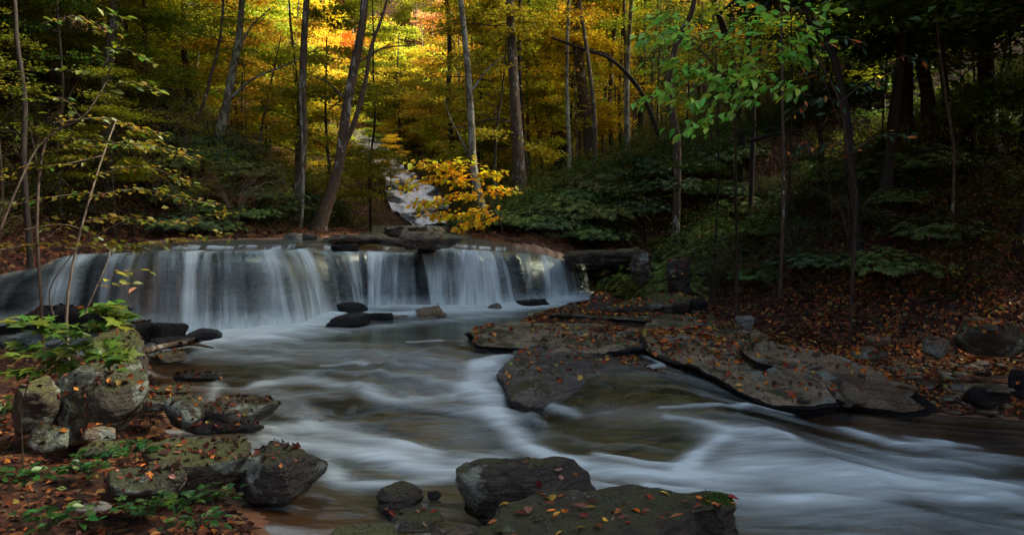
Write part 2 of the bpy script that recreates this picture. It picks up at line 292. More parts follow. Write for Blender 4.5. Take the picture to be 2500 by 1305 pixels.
def ground_h(x, y, detail=True):
    x = np.asarray(x, float); y = np.asarray(y, float)
    dR = poly_sd(x, y, RIVER); dV = poly_sd(x, y, VALLEY); up = behind(x, y)
    ux = np.minimum(1.5, np.interp(x, LIPW[:, 0], LIPW[:, 2]) + .05); topz = ux + (1.60 - ux) * sstep(.3, 4, y - lipline(x)) + np.maximum(y - 24, 0) * .004
    base = level(x, y) * (1 - up) + topz * up
    bank = np.maximum(dR, 0)
    z = base + np.where(dR < 0, -.22 * sstep(0, .8, -dR) + .0, .07 * np.minimum(bank, 3) + .06 * sstep(0, .3, bank))
    z = np.where((dR < 0), z + (-.03 - .22 * up) - .02 * noise(x * 1.3, y * 2.2, 0, 5), z)
    S = .42 + .30 * sstep(-6, -9, x) * sstep(60, 35, y) + .30 * sstep(1, 6, x) * sstep(30, 16, y) + .1 * sstep(60, 90, y)
    hV = np.maximum(dV, 0); z = z + S * (hV * hV / (hV + 1.2))
    z = z + .16 * np.maximum(y - 62, 0)
    cd, cp = line_d(x, y, CASC); cz = np.interp(cp, np.arange(len(CASC)), CASC[:, 2]); w = sstep(7, 2.2, cd); z = z * (1 - w) + (cz - .35 + .06 * cd) * w
    if detail:
        m = np.where(dR < -.1, .25, 1) * np.where(y < 12, .5, 1)
        z = z + m * (.35 * fbm(x * .22, y * .22, 0, 3, 3) * sstep(0, 5, hV) + .09 * fbm(x * 1.1, y * 1.1, 0, 4, 9) * sstep(-.2, .8, dR))
    return np.minimum(z, 75)
def BASEW_Y(x): return np.interp(x, BASEW[:, 0], BASEW[:, 1])
SURF = []                            # (verts, faces) of everything leaves can land on
xs = np.concatenate([np.linspace(-110, -22, 50)[:-1], np.linspace(-22, -11, 50)[:-1], np.linspace(-11, 11, 240)[:-1], np.linspace(11, 24, 50)[:-1], np.linspace(24, 110, 50)])
ys = np.concatenate([np.linspace(-70, -1, 30)[:-1], np.linspace(-1, 24, 260)[:-1], np.linspace(24, 60, 130)[:-1], np.linspace(60, 190, 70)])
X, Y = np.meshgrid(xs, ys); Z = ground_h(X, Y); GV = np.stack([X, Y, Z], -1).reshape(-1, 3); GF = gridfaces(len(ys), len(xs))
dR = poly_sd(X, Y, RIVER); ctr = (GV[GF[:, 0]] + GV[GF[:, 2]]) / 2; inr = (poly_sd(ctr[:, 0], ctr[:, 1], RIVER) < .10) & (ctr[:, 1] < 24) & ~((ctr[:, 0] < -9.8) & (ctr[:, 1] > 14.9))
gm = mesh("ground", GV, GF, M['floor'], True, {"shore": ('POINT', sstep(-1.5, -.15, dR).ravel())}); gm.materials.append(M['bed']); gm.polygons.foreach_set("material_index", inr.astype(np.int32))
link("ground", gm, kind="structure", label="forest floor and river bed")
def addsurf(V, F): SURF.append((np.asarray(V), np.asarray(F)))
addsurf(GV, GF)

# ------------------------------------------------------------------ river surface with foam
def strokes(x, y, L, zf=level):
    f = np.zeros(np.shape(x))
    for pts, w, a in L:
        p = np.array([PZ(u, v, 0.0) for u, v in pts]); 
        for _ in range(3): p = np.array([PZ(u, v, float(zf(q[0], q[1]))) for (u, v), q in zip(pts, p)])
        p = catmull(p, 8 * len(p)) if len(p) > 2 else p
        ww = w * p[:, 1].mean() / FPX; per = w / FPX * p[:, 1]
        d, par = line_d(x, y, p); per = np.interp(par, np.arange(len(p)), per)
        # foreshortened in view: the stroke's width is measured in the picture, so it runs longer in depth
        k = np.interp(par, np.arange(len(p)), p[:, 1]) / CAM_H; per = per * (1 + .35 * k)
        f = 1 - (1 - f) * (1 - a * np.exp(-(d / (per * .75)) ** 2))
    return f
FOAM = [([(430, 830), (560, 822), (700, 805), (800, 782)], 32, 1.0), ([(330, 800), (430, 812), (520, 822)], 18, .5), ([(770, 778), (860, 765), (960, 768), (1100, 762), (1230, 756), (1350, 742), (1450, 718)], 17, 1.0),
        ([(500, 838), (700, 822), (900, 800), (1050, 785), (1250, 768)], 18, .35), ([(640, 940), (740, 935), (850, 952), (960, 985), (1100, 978)], 14, .55), 
        ([(600, 1048), (700, 1040), (820, 1048), (930, 1075), (1050, 1112)], 22, .62), ([(640, 1075), (800, 1085), (950, 1120)], 34, .38), ([(770, 1120), (800, 1165), (900, 1185), (1080, 1165)], 20, .6), ([(900, 1120), (1080, 1150), (1250, 1120)], 35, .35),
        ([(1140, 960), (1200, 990), (1270, 1040), (1320, 1090), (1430, 1145), (1600, 1158), (1750, 1165)], 20, .8), ([(1750, 1170), (1900, 1160), (2100, 1168), (2300, 1185), (2500, 1190)], 42, .62), ([(1450, 1190), (1700, 1200), (2000, 1210), (2500, 1230)], 30, .45),
        ([(1150, 955), (1150, 925), (1180, 895), (1225, 872)], 16, .75), ([(1180, 925), (1160, 945)], 20, .5), ([(1200, 950), (1330, 985), (1420, 1010)], 10, .55), ([(1700, 1158), (1730, 1110), (1780, 1068), (1860, 1058), (1920, 1066)], 16, .75),
        ([(1660, 1030), (1740, 1050), (1790, 1062)], 8, .6), ([(1490, 1112), (1600, 1130), (1730, 1142)], 10, .65), ([(1640, 998), (1760, 985), (1830, 988), (1910, 1008)], 6, .6), ([(2060, 1050), (2110, 1075), (2180, 1085), (2280, 1085)], 14, .75), ([(2180, 1070), (2350, 1092)], 8, .4),
        ([(1385, 868), (1470, 864), (1560, 860)], 4, .5), ([(1000, 835), (1080, 832)], 4, .5), ([(800, 905), (870, 895), (905, 898)], 4, .45),
        ([(1580, 870), (1600, 885), (1590, 905)], 6, .6), ([(520, 935), (560, 975), (600, 985)], 6, .3), ([(1500, 1010), (1700, 1040), (1800, 1100)], 30, .18), ([(1850, 1100), (2100, 1120), (2400, 1130)], 40, .28), ([(1300, 870), (1500, 900), (1800, 960)], 40, .14), ([(1000, 930), (1200, 1000), (1150, 1080)], 60, .16)]
ny, nx = 430, 560
yy = np.concatenate([[-6, 1.0], 3.2 * (21.0 / 3.2) ** np.linspace(0, 1, ny - 2)]); ss = np.linspace(-1.05, .95, nx)
Yw = yy[:, None] * np.ones(nx); Xw = np.abs(yy)[:, None].clip(3) * ss[None]
lip_y = lipline(Xw) - .15; Yw = np.where((Yw > lip_y), lip_y + (Yw - lip_y) * .02, Yw)
foam0 = strokes(Xw + .16 * fbm(Xw * .6, Yw * 1.0, 0, 3, 11), Yw + .09 * fbm(Xw * .7 - Yw * .3, Yw * 1.8, 0, 3, 12), FOAM); foam = foam0
ang = -.42; ca, sa = math.cos(ang), math.sin(ang); a = Xw * ca + Yw * sa; c = -Xw * sa + Yw * ca
wob = fbm(Xw * .5, Yw * .5, 0, 3, 21) * .6
st1 = fbm(a * .5 + wob, c * 2.6 + wob, 0, 4, 31); st2 = fbm(a * .35 + wob, c * 7 + wob * 2, 0, 3, 41)
rap = sstep(0, 1, (11.6 - (Yw + .5 * Xw)) / 1.5)
foam = np.clip(foam * (1.0 + .15 * st2 + .20 * st1) + rap * .30 * np.clip(st1 * .8 + st2 * .12 + .28, 0, 1) + .05 * np.clip(.4 + st2, 0, 1) * (1 - rap), 0, 1)
bl = proj(np.stack([Xw.ravel(), Yw.ravel(), np.zeros(Xw.size)], 1))[0].reshape(Xw.shape)
nearb = np.exp(-((BASEW_Y(Xw) - Yw - .15) / .38) ** 2) * np.clip(.75 + .5 * fbm(Xw * 2.2, Yw * 2, 0, 3, 55), 0, 1); foam = np.clip(foam + nearb * .9 * np.interp(bl, [280, 450, 1440, 1470], [.2, 1, 1, 0]), 0, 1)
Zw = level(Xw, Yw) + .07 * nearb + .035 * foam + .014 * st1 * (.35 + rap) + .004 * st2 * (.3 + rap) + .03 * rap * fbm(Xw * .8, Yw * 1.2, 0, 2, 51)
# the little standing lip where the pool breaks over a buried ledge
lp = np.array([PZ(u, v, -.02) for u, v in [(855, 935), (880, 905), (930, 885), (1000, 868), (1060, 858), (1120, 852)]]); dl, pl = line_d(Xw, Yw, lp)
Zw += .05 * np.exp(-(dl / .16) ** 2) * (1 + .6 * noise(Xw * 9, Yw * 4, 0, 61)); WV = np.stack([Xw, Yw, Zw], -1).reshape(-1, 3)
link("river_water", mesh("river_water", WV, gridfaces(ny, nx), M['water'], True, {"foam": ('POINT', foam.ravel())}), kind="structure", label="silky river water over bedrock")

# ------------------------------------------------------------------ the falls: rock face, upper pool, curtains
NS = 900; par = np.linspace(0, len(LIP) - 1, NS)
def alongp(A, p): return catmull(A, 40 * len(A))[np.clip((p / (len(A) - 1) * (40 * len(A) - 1)).astype(int), 0, 40 * len(A) - 1)] if 0 else np.stack([np.interp(p, np.arange(len(A)), A[:, k]) for k in range(A.shape[1])], 1)
def smooth(A, n=9): 
    k = np.ones(n) / n; return np.stack([np.convolve(np.pad(A[:, i], n // 2, 'edge'), k, 'valid') for i in range(A.shape[1])], 1)
LP = smooth(alongp(LIPW, par), 41); BP = smooth(alongp(BASEW, par), 41)
arc = np.concatenate([[0], np.cumsum(np.linalg.norm(np.diff(LP[:, :2], axis=0), axis=1))]); ulip = proj(LP)[0]; ubase = proj(BP)[0]
LP[:, 1] += .16 * fbm(arc * 1.1, 0, 0, 4, 71) + .10 * np.round(1.5 * noise(arc * .9, 2, 0, 73)); LP[:, 2] += .022 * fbm(arc * 1.8, 3, 0, 4, 72) + .02 * np.round(2 * noise(arc * .8, 5, 0, 74)); LP[:, 1:] = smooth(LP, 5)[:, 1:]
# rock face (continues to the right as the dark overhang)
ext = np.array([PD(1480, 640, 21.2), PD(1560, 640, 20.9), PD(1640, 650, 20.3)]); FL = np.vstack([LP[::3], ext[0][None], ext]); n = len(FL); nr = 46
tt = np.linspace(0, 1, nr)[:, None]; fa = np.concatenate([arc[::3], arc[-1] + np.array([.6, .9, 1.6, 2.4])])[None]
zt = FL[:, 2][None] - .03; zz = zt * (1 - tt) + (-.35) * tt
lay = noise(zz * 9 + .6 * noise(fa * .4, 0, 0, 80), fa * .35, 0, 81); lay = np.round(lay * 3) / 3
back = .06 + .40 * tt ** .7 * .55 + .17 * lay + .14 * fbm(fa * 1.3, zz * 6, 0, 3, 82) - .25 * sstep(.75, 1, tt) + .35 * sstep(arc[-1] + .1, arc[-1] + .8, fa) * sstep(.1, .3, tt)
FX = FL[:, 0][None] * np.ones_like(zz); FYY = FL[:, 1][None] + back
V = np.stack([FX, FYY, zz], -1).reshape(-1, 3); cap = np.stack([FL[:, 0], FL[:, 1] + 1.5, FL[:, 2] - .10], 1); V = np.vstack([cap, V])
fm = mesh("rock_ledge", V, gridfaces(nr + 1, n), M['rock_dark'], False)
link("rock_ledge", fm, label="dark layered rock ledge that the wide waterfall drops over", category="rock ledge")
DENS = np.array([(-400, .2), (-20, .35), (20, .42), (60, .38), (110, .22), (150, .35), (185, .55), (235, .38), (262, .08), (275, .48), (330, .42), (400, .34), (445, .45), (452, .85), (478, .8), (500, .68), (540, .66), (565, .55), (580, .9), (600, .85), (620, .62), (650, .78), (690, .6), (712, .88), (735, .95), (748, .8), (762, .35), (800, .18),
                 (835, .28), (850, .6), (870, .55), (895, .25), (908, .95), (930, .98), (945, .75), (985, .6), (1005, .5), (1015, .12), (1035, .16), (1045, .65), (1085, .72), (1105, .8), (1118, 1), (1160, 1), (1172, .88), (1205, .78), (1222, .3), (1240, .4), (1262, .15), (1275, .4), (1300, .35), (1318, .3), (1326, .85), (1355, .9), (1380, .5), (1392, .75), (1418, .5), (1430, 0)])
def curtain(NR, off, seed, gain, tmax=1.0):
    t = np.linspace(-.10, tmax, NR)[:, None]; tp = np.clip(t, 0, 1)
    L, B = LP[None], BP[None]; h = tp ** .85
    x = L[..., 0] + (B[..., 0] - L[..., 0]) * h; y = L[..., 1] + (B[..., 1] - off - L[..., 1]) * h - off * .3 * (t > 0); z = L[..., 2] - (L[..., 2] + .02) * tp ** 1.7 + .02
    y = np.where(t < 0, y + (-t) * 3.5, y)
    s = arc[None] * np.ones_like(t); fan = (tp - .3) * .25 * noise(arc * .9, 7, 0, seed)[None]
    y = y - .05 * tp * fbm(s * 3 + fan, tp * .5, 0, 3, seed + 1)
    uu = ulip[None] * (1 - h) + ubase[None] * h; um = uu * (1 - 0) + 0
    d = np.interp((ulip + 0 * ubase)[None] * np.ones_like(t) + 14 * fbm(s * 1.2, tp * .7, 0, 2, seed + 2), DENS[:, 0], DENS[:, 1])
    k = fbm(s * 5 + fan * 2, tp * .6, 0, 4, seed + 3) * .9 + .5
    d = np.clip(d, 0, 1) ** 2.1; macro = np.clip(.92 + 1.25 * fbm(s * 1.0 + fan, tp * .22, 0, 2, seed + 7), .22, 1.4)
    fo = np.clip(d * macro * gain * (.35 + 1.25 * np.clip(k, 0, 1.2)), 0, 1)
    led = noise(tp * 5 + .3 * noise(s * .5, 0, 0, seed + 9), s * .45, 0, seed + 8); fo = fo * (.88 + .34 * np.round(led * 2.2) / 2.2)
    fo = fo * np.where(t < 0, .7, 1) * (1 - .25 * np.sin(tp * math.pi)) + .75 * sstep(.82, 1, tp) * (.3 + .7 * d) * (1 - fo)
    fo = np.where(uu > 1452, 0, fo)
    V = np.stack([x, y, z], -1).reshape(-1, 3); uv = np.stack([s / 20 + seed * .1, tp * np.ones_like(s)], -1).reshape(-1, 2)
    return V, gridfaces(NR, NS), fo.ravel(), uv
for i, (off, seed, gain) in enumerate([(0, 100, 2.3), (.13, 140, .8)]):
    V, F, fo, uv = curtain(34, off, seed, gain)
    link("waterfall", mesh("waterfall", V, F, M['falls'], True, {"foam": ('POINT', fo)}, uv), kind="structure", label="white curtain of falling water")
# upper pool and the low step above the lip
nr = 60; rows = np.concatenate([np.linspace(0, .8, 10), np.linspace(.85, 1.1, 8), 1.15 + (24 - 1.15) * np.linspace(0, 1, nr - 18) ** 2])
x = LP[None, :, 0] * np.ones((nr, 1)) * (1 + 0 * rows[:, None]); y = LP[None, :, 1] + rows[:, None]; sm = np.interp(ulip, [300, 380, 1240, 1300], [0, 1, 1, .3])
st_ = sstep(.85, 1.08, rows[:, None] + .10 * noise(arc * 1.5, 0, 0, 91)[None]); z0 = LP[None, :, 2]; zu = z0 + .10 * sm; zf_ = 1.585; z = z0 + (zu - z0) * st_ + (zf_ - zu) * sstep(1.1, 5, rows[:, None])
z = z + .006 * fbm(x * 1.5, y * 3, 0, 3, 92) + np.maximum(y - 26, 0) * .004
inst = np.exp(-((rows[:, None] - .97) / .09) ** 2) * sm; fo = .06 + inst * 1.0 * np.clip(.45 + fbm(arc * 6, 1, 0, 3, 93), 0, 1)[None] * np.interp(ulip, [300, 450, 690, 700, 755, 765, 815, 825, 868, 875, 1010, 1015, 1060, 1070, 1240, 1250], [.3, .8, .8, .05, .05, 1, 1, .05, .05, 1, 1, .1, .1, .8, .8, .1])[None]
fo = fo + .35 * np.exp(-rows[:, None] / .25) * np.interp(ulip, DENS[:, 0], DENS[:, 1])[None]; fo = np.clip(fo * np.ones_like(x), 0, 1)
link("upper_pool_water", mesh("upper_pool_water", np.stack([x, y, z], -1).reshape(-1, 3), gridfaces(nr, NS), M['water'], True, {"foam": ('POINT', fo.ravel())}), kind="structure", label="thin water sheet flowing to the lip of the falls")
# far cascade down the rock slope
n = 260; m = 60; Cp = catmull(CASC, n); T = np.gradient(Cp[:, :3], axis=0); side = np.stack([np.ones(n), np.zeros(n), np.zeros(n)], 1)
q = np.linspace(-.75, .75, m)[None, :, None]; V = Cp[:, None, :3] + side[:, None] * q * Cp[:, None, 3:4]
dist = np.concatenate([[0], np.cumsum(np.linalg.norm(np.diff(Cp[:, :3], axis=0), axis=1))])[:, None] * np.ones((1, m)); qq = q[..., 0] * Cp[:, 3:4]
V[..., 2] += -.35 * (dist % 1.7 < .35) * 0; cz = .22 * fbm(dist * .9, qq * .9, 0, 4, 110) + .12 * np.abs(noise(dist * 2.5, qq * .8, 0, 111)); V[..., 2] += cz + .12; V[..., 1] -= .3 * fbm(dist * .8, qq, 0, 3, 112)
fo = np.clip(1.0 + 1.5 * fbm(dist * 2.4, qq * .8, 0, 3, 113) + .5 * fbm(dist * .8, qq * 4, 0, 3, 114) - 1.2 * sstep(.55, 1, np.abs(q[..., 0]) / .75 + .25 * noise(dist * 1.2, 0, 0, 115)), 0, 1) ** 1.3
link("cascade", mesh("cascade", V.reshape(-1, 3), gridfaces(n, m), M['cascade'], True, {"foam": ('POINT', fo.ravel())}), kind="structure", label="distant white cascade sliding down a rock slope")

# ------------------------------------------------------------------ rocks
def ico(sub):
    import bmesh; bm = bmesh.new(); bmesh.ops.create_icosphere(bm, subdivisions=sub, radius=1); V = np.array([v.co[:] for v in bm.verts]); F = np.array([[v.index for v in f.verts] for f in bm.faces]); bm.free(); return V, F
ICO = {k: ico(k) for k in (2, 3, 4, 5)}
def rock_shape(seed, sx, sy, sz, sub=4, facets=11, flat=.5, rough=.05, strata=.0):
    r = np.random.default_rng(seed); D, F = ICO[sub]; N = r.normal(size=(facets, 3)); N /= np.linalg.norm(N, axis=1)[:, None]
    N = np.vstack([N, [[.1 * r.normal(), .1 * r.normal(), 1], [0, 0, -1]]]); N /= np.linalg.norm(N, axis=1)[:, None]; k = r.uniform(.72, 1.0, len(N)); k[-2] = 1 - flat * .5
    dt = D @ N.T; R = np.where(dt > .05, k[None] / np.maximum(dt, .05), 9); a = -np.log(np.exp(-np.minimum(R, 4) * 15).sum(1)) / 15; a = np.minimum(a, 1.25)
    V = D * a[:, None] * np.array([sx, sy, sz]); m = (sx * sy * sz) ** (1 / 3)
    q = V / m; V = V + D * m * rough * (fbm(q[:, 0] * 2.2 + seed, q[:, 1] * 2.2, q[:, 2] * 3.5, 4, seed) * 1.0)[:, None]
    if strata: l = np.round(noise(q[:, 2] * 7 + seed, q[:, 0] * .5, q[:, 1] * .5, seed) * 2) / 2; V[:, :2] *= (1 + strata * l)[:, None]
    V += D * (m * rough * .45 * fbm(q[:, 0] * 7 + seed, q[:, 1] * 7, q[:, 2] * 12, 3, seed + 9))[:, None]
    V -= D * (m * .03 * np.abs(fbm(q[:, 0] * 6, q[:, 1] * 6, q[:, 2] * 9, 3, seed + 5)))[:, None]
    return V, F
def rock(name, u0, v0, u1, v1, zb, mat, label, depth=.8, flat=.5, sub=4, rot=0.0, strata=.0, rough=.05, seed=None, cat="rock", tilt=(0, 0), sink=.55, **kw):
    uc = (u0 + u1) / 2; p = PZ(uc, v1, zb); d = float(p[1]); Wd = (u1 - u0) / FPX * d; e = (v1 - v0) / FPX * d; sn = (CAM_H - zb) / math.hypot(d, CAM_H - zb); cs = math.sqrt(1 - sn * sn)
    D = min(depth * Wd, .72 * e / sn); H = max((e - D * sn) / cs, .12 * Wd); seed = seed or int(u0 * 7 + v0)
    d2 = d + D / 2; x = (uc - U0) / FPX * (d2 / 1.0); sz = H * (.5 + sink)
    V, F = rock_shape(seed, Wd / 2 * 1.08, D / 2 * 1.1, sz, sub, 12, flat, rough, strata)
    V[:, 2] += 0
    cr, sr = math.cos(rot), math.sin(rot); V = V @ np.array([[cr, -sr, 0], [sr, cr, 0], [0, 0, 1]]).T if rot else V
    V[:, 2] += tilt[0] * V[:, 0] + tilt[1] * V[:, 1]
    V[:, 2] *= (H * (1 + sink)) / max(V[:, 2].max() - V[:, 2].min(), 1e-3); lo = V[:, 2].min(); loc = np.array([x, d2, zb - sink * H - lo])
    o = link(name, mesh(name, V, F, M[mat], True), loc=loc, label=label, category=cat, **kw); addsurf(V + loc, F); return o
def slab(name, pts, zf, thick, mat, label, ztop=None, strata=3, seed=1, bump=.03, kind=None, rag=1.0, cat="rock slab", edge=.05, n_r=44, parts=True, group=None, dome=0.0):
    """flat-topped slab: outline in photo pixels on height zf, layered edge"""
    p = np.array([PZ(u, v, zf if np.isscalar(zf) else zf[i]) for i, (u, v) in enumerate(pts)]); p = np.vstack([p, p[:1]]); 
    seg = np.concatenate([[0], np.cumsum(np.linalg.norm(np.diff(p, axis=0), axis=1))]); na = int(max(60, min(420, seg[-1] / .035))); s = np.linspace(0, seg[-1], na, endpoint=False)
    O = np.stack([np.interp(s, seg, p[:, k]) for k in range(3)], 1)
    for _ in range(2): O = (np.roll(O, 1, 0) + O * 2 + np.roll(O, -1, 0)) / 4
    C = O.mean(0); jit = 1 + 0 * s; out = (O - C); out[:, 2] = 0; nrm = out / (np.linalg.norm(out, axis=1)[:, None] + 1e-6)
    O[:, :2] += (nrm[:, :2]) * ((edge * .9 * fbm(s * 1.0, 0, seed, 5, seed, .55) + edge * .15 * np.round(1.6 * noise(s * 2.2, 4, seed, seed + 2))))[:, None]
    r = np.linspace(0, 1, n_r) ** .75; V = C + (O - C)[None] * r[:, None, None]
    xx, yy_ = V[..., 0], V[..., 1]; V[..., 2] += bump * fbm(xx * .9, yy_ * .9, seed, 6, seed + 3, .58) + .38 * bump * np.round(2.6 * fbm(xx * .7 + .4 * yy_, yy_ * 1.5, 0, 3, seed + 4)) + dome * (1 - r[:, None] ** 2) - edge * .6 * sstep(.93, 1, r)[:, None]
    rows = [V[k] for k in range(n_r)]; nl = strata * 3; last = V[-1]
    for k in range(1, nl + 1):
        z = thick * k / nl; l = noise(k * .9, s * .5, seed, seed + 6); inset = -edge * (np.round(l * 2) / 2) * 1.3 - edge * .4 * (k / nl) + .3 * edge * fbm(s * 4, k * 1.1, 0, 3, seed + 8)
        q = last.copy(); q[:, :2] += nrm[:, :2] * inset[:, None]; q[:, 2] -= z; rows.append(q)
    A = np.array(rows); R_, C_ = A.shape[:2]; i = np.arange(R_ - 1)[:, None] * C_; j = np.arange(C_)[None]; k = (j + 1) % C_
    F = np.stack([i + j, i + C_ + j, i + C_ + k, i + k], -1).reshape(-1, 4); V = A.reshape(-1, 3)
    e1 = V[F[na, 1]] - V[F[na, 0]]; e2 = V[F[na, 2]] - V[F[na, 0]]
    if np.cross(e1, e2)[2] < 0: F = F[:, ::-1]
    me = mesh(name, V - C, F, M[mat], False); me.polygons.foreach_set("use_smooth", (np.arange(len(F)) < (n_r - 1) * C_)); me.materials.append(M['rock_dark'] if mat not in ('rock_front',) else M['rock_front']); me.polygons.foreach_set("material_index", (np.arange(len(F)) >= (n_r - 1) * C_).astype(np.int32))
    o = link(name, me, loc=C, label=label, category=cat)
    if group: o['group'] = group
    addsurf(V, F); return o
# broad ledges of the right bank
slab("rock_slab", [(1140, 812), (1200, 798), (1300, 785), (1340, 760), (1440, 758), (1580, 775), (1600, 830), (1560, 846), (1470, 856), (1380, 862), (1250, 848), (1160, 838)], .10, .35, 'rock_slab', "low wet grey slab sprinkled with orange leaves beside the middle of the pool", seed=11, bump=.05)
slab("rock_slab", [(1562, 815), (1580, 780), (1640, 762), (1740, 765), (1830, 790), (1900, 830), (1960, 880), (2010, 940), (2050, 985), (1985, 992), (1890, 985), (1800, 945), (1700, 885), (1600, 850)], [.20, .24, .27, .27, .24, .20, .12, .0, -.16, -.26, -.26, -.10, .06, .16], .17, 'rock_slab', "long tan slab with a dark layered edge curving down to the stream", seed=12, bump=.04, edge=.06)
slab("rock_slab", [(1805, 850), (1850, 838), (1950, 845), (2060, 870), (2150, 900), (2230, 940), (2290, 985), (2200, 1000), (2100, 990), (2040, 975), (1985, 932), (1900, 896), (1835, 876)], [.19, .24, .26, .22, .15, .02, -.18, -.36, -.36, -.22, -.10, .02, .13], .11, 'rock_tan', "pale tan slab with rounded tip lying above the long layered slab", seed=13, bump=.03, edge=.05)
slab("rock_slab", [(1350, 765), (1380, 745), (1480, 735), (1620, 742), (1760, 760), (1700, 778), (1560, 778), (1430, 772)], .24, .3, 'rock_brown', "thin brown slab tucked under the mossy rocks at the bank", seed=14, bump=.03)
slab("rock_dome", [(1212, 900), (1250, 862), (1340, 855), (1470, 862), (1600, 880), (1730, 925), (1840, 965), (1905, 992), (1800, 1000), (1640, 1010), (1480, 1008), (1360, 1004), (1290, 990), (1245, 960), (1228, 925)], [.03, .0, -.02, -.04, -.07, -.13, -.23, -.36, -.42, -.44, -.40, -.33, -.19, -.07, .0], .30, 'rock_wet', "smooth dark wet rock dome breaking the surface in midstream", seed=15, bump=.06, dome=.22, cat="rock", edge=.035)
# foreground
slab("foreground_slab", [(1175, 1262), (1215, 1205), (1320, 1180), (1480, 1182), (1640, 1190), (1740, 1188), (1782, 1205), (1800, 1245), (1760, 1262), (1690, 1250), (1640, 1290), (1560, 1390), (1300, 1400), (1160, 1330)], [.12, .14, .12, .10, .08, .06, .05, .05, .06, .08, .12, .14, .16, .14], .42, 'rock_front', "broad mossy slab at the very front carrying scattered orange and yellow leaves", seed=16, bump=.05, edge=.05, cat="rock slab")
R = rock
R("boulder", 1088, 1078, 1412, 1262, -.42, 'rock_front', "large dark mossy boulder with pale lichen spots behind the front slab", depth=.5, flat=.7, sub=5, rough=.06, seed=301, tilt=(-.05, 0))
R("boulder", 578, 1052, 768, 1200, -.33, 'rock_front', "rounded dark boulder with one orange leaf on its flank at the left bank edge", depth=.8, flat=.3, sub=5, seed=302, rough=.06)
R("boulder", 92, 842, 326, 1048, .0, 'rock_lichen', "large mossy boulder with pale lichen patches on the left bank", depth=.8, flat=.3, sub=5, seed=371, rough=.05, tilt=(.15, 0), sink=.35)
R("boulder", 10, 900, 120, 1045, .08, 'rock_moss', "mossy brown boulder leaning against the left side of the large one", depth=.9, flat=.3, sub=5, seed=314, rough=.04, tilt=(.4, 0), sink=.35)
R("boulder", 225, 790, 352, 900, .05, 'rock_moss', "moss-spotted boulder behind the large mossy boulder", depth=.8, flat=.4, sub=4, seed=305, rough=.07, tilt=(-.3, 0))
R("boulder", 60, 1022, 142, 1100, .05, 'rock_lichen', "small white-lichened boulder below the mossy leaning one", depth=.9, flat=.3, sub=4, seed=316, sink=.3)
R("boulder", 262, 1105, 448, 1212, -.02, 'rock_lichen', "pale green angular boulder low on the left bank", depth=.7, flat=.5, sub=5, seed=307, rough=.06)
R("boulder", 330, 1050, 592, 1180, -.15, 'rock_moss', "mossy ledge covered with red and orange leaves beside the rounded dark boulder", depth=.6, flat=.9, sub=5, seed=308, rough=.06)
R("flat_rock", 478, 952, 660, 1035, -.20, 'rock_brown', "flat tilted brown rock with a striped edge in the left shallows", depth=.8, flat=.9, sub=5, seed=309, strata=.04, tilt=(0, .05))
R("flat_rock", 455, 1028, 606, 1058, -.22, 'rock_dark', "thin dark shard just below the tilted brown rock", depth=.35, flat=.9, sub=4, seed=310)
R("rock", 396, 955, 482, 1028, -.12, 'rock_lichen', "grey rock with wet veil of water left of the tilted brown rock", depth=.8, flat=.7, sub=4, seed=311)
R("rock", 315, 955, 400, 1000, -.05, 'rock_brown', "leaf-strewn low rock between lichen boulder and the stream", depth=.8, flat=.8, sub=4, seed=312)
R("rock", 350, 936, 450, 965, -.04, 'rock_lichen', "flat rock with pale green blotch above the leaf-strewn low rock", depth=.7, flat=.9, sub=4, seed=313)
R("rock", 420, 914, 532, 932, -.03, 'rock_dark', "thin dark rock just breaking the still water at left", depth=.6, flat=.9, sub=4, seed=314)
R("rock", 355, 850, 436, 886, .0, 'rock_moss', "small green mossy stone under the driftwood branch", depth=.8, flat=.5, sub=4, seed=315)
R("rock", 190, 1030, 262, 1075, .02, 'rock_tan', "brown rounded stone below the large mossy boulder", depth=.7, flat=.4, sub=4, seed=316)
R("rock", 180, 1070, 270, 1115, .02, 'rock_moss', "olive mossy stone over the green herbs", depth=.7, flat=.4, sub=4, seed=317)
R("rock", 160, 1218, 232, 1248, .08, 'rock_grey', "small grey oval stone among leaves at lower left", depth=.7, flat=.6, sub=3, seed=318)
R("rock", 908, 1165, 1024, 1236, -.40, 'rock_front', "small dark boulder with a red leaf on its left side", depth=.8, flat=.4, sub=5, seed=319)
R("rock", 915, 1222, 1024, 1268, -.32, 'rock_dark', "wet shiny stone below the small dark boulder", depth=.7, flat=.5, sub=4, seed=320)
R("rock", 1034, 1195, 1066, 1216, -.42, 'rock_dark', "tiny black stone alone in the foreground water", depth=.8, flat=.4, sub=3, seed=321)
R("rock", 945, 1232, 1084, 1300, -.22, 'rock_front', "brown flat rock wedged left of the front slab", depth=.7, flat=.8, sub=5, seed=322)
R("rock", 1060, 1262, 1180, 1340, -.15, 'rock_brown', "reddish brown rock at bottom edge against the front slab", depth=.7, flat=.7, sub=4, seed=323)
R("rock", 775, 1258, 965, 1345, -.2, 'rock_moss', "low mossy rock at the bottom edge of the picture", depth=.7, flat=.7, sub=4, seed=324)
R("rock", 796, 758, 900, 803, -.02, 'rock_dark', "striated black rock standing in the foam under the falls", depth=.7, flat=.5, sub=4, seed=325, strata=.05)
R("rock", 805, 732, 885, 768, .0, 'rock_dark', "dark rock behind the striated black one at the foot of the falls", depth=.8, flat=.5, sub=4, seed=326)
R("rock", 882, 755, 952, 784, -.02, 'rock_dark', "low dark rock right of the striated black one", depth=.8, flat=.7, sub=4, seed=327)
R("rock", 935, 766, 992, 780, -.02, 'rock_grey', "sliver of grey rock washed by foam in midpool", depth=.8, flat=.8, sub=3, seed=328)
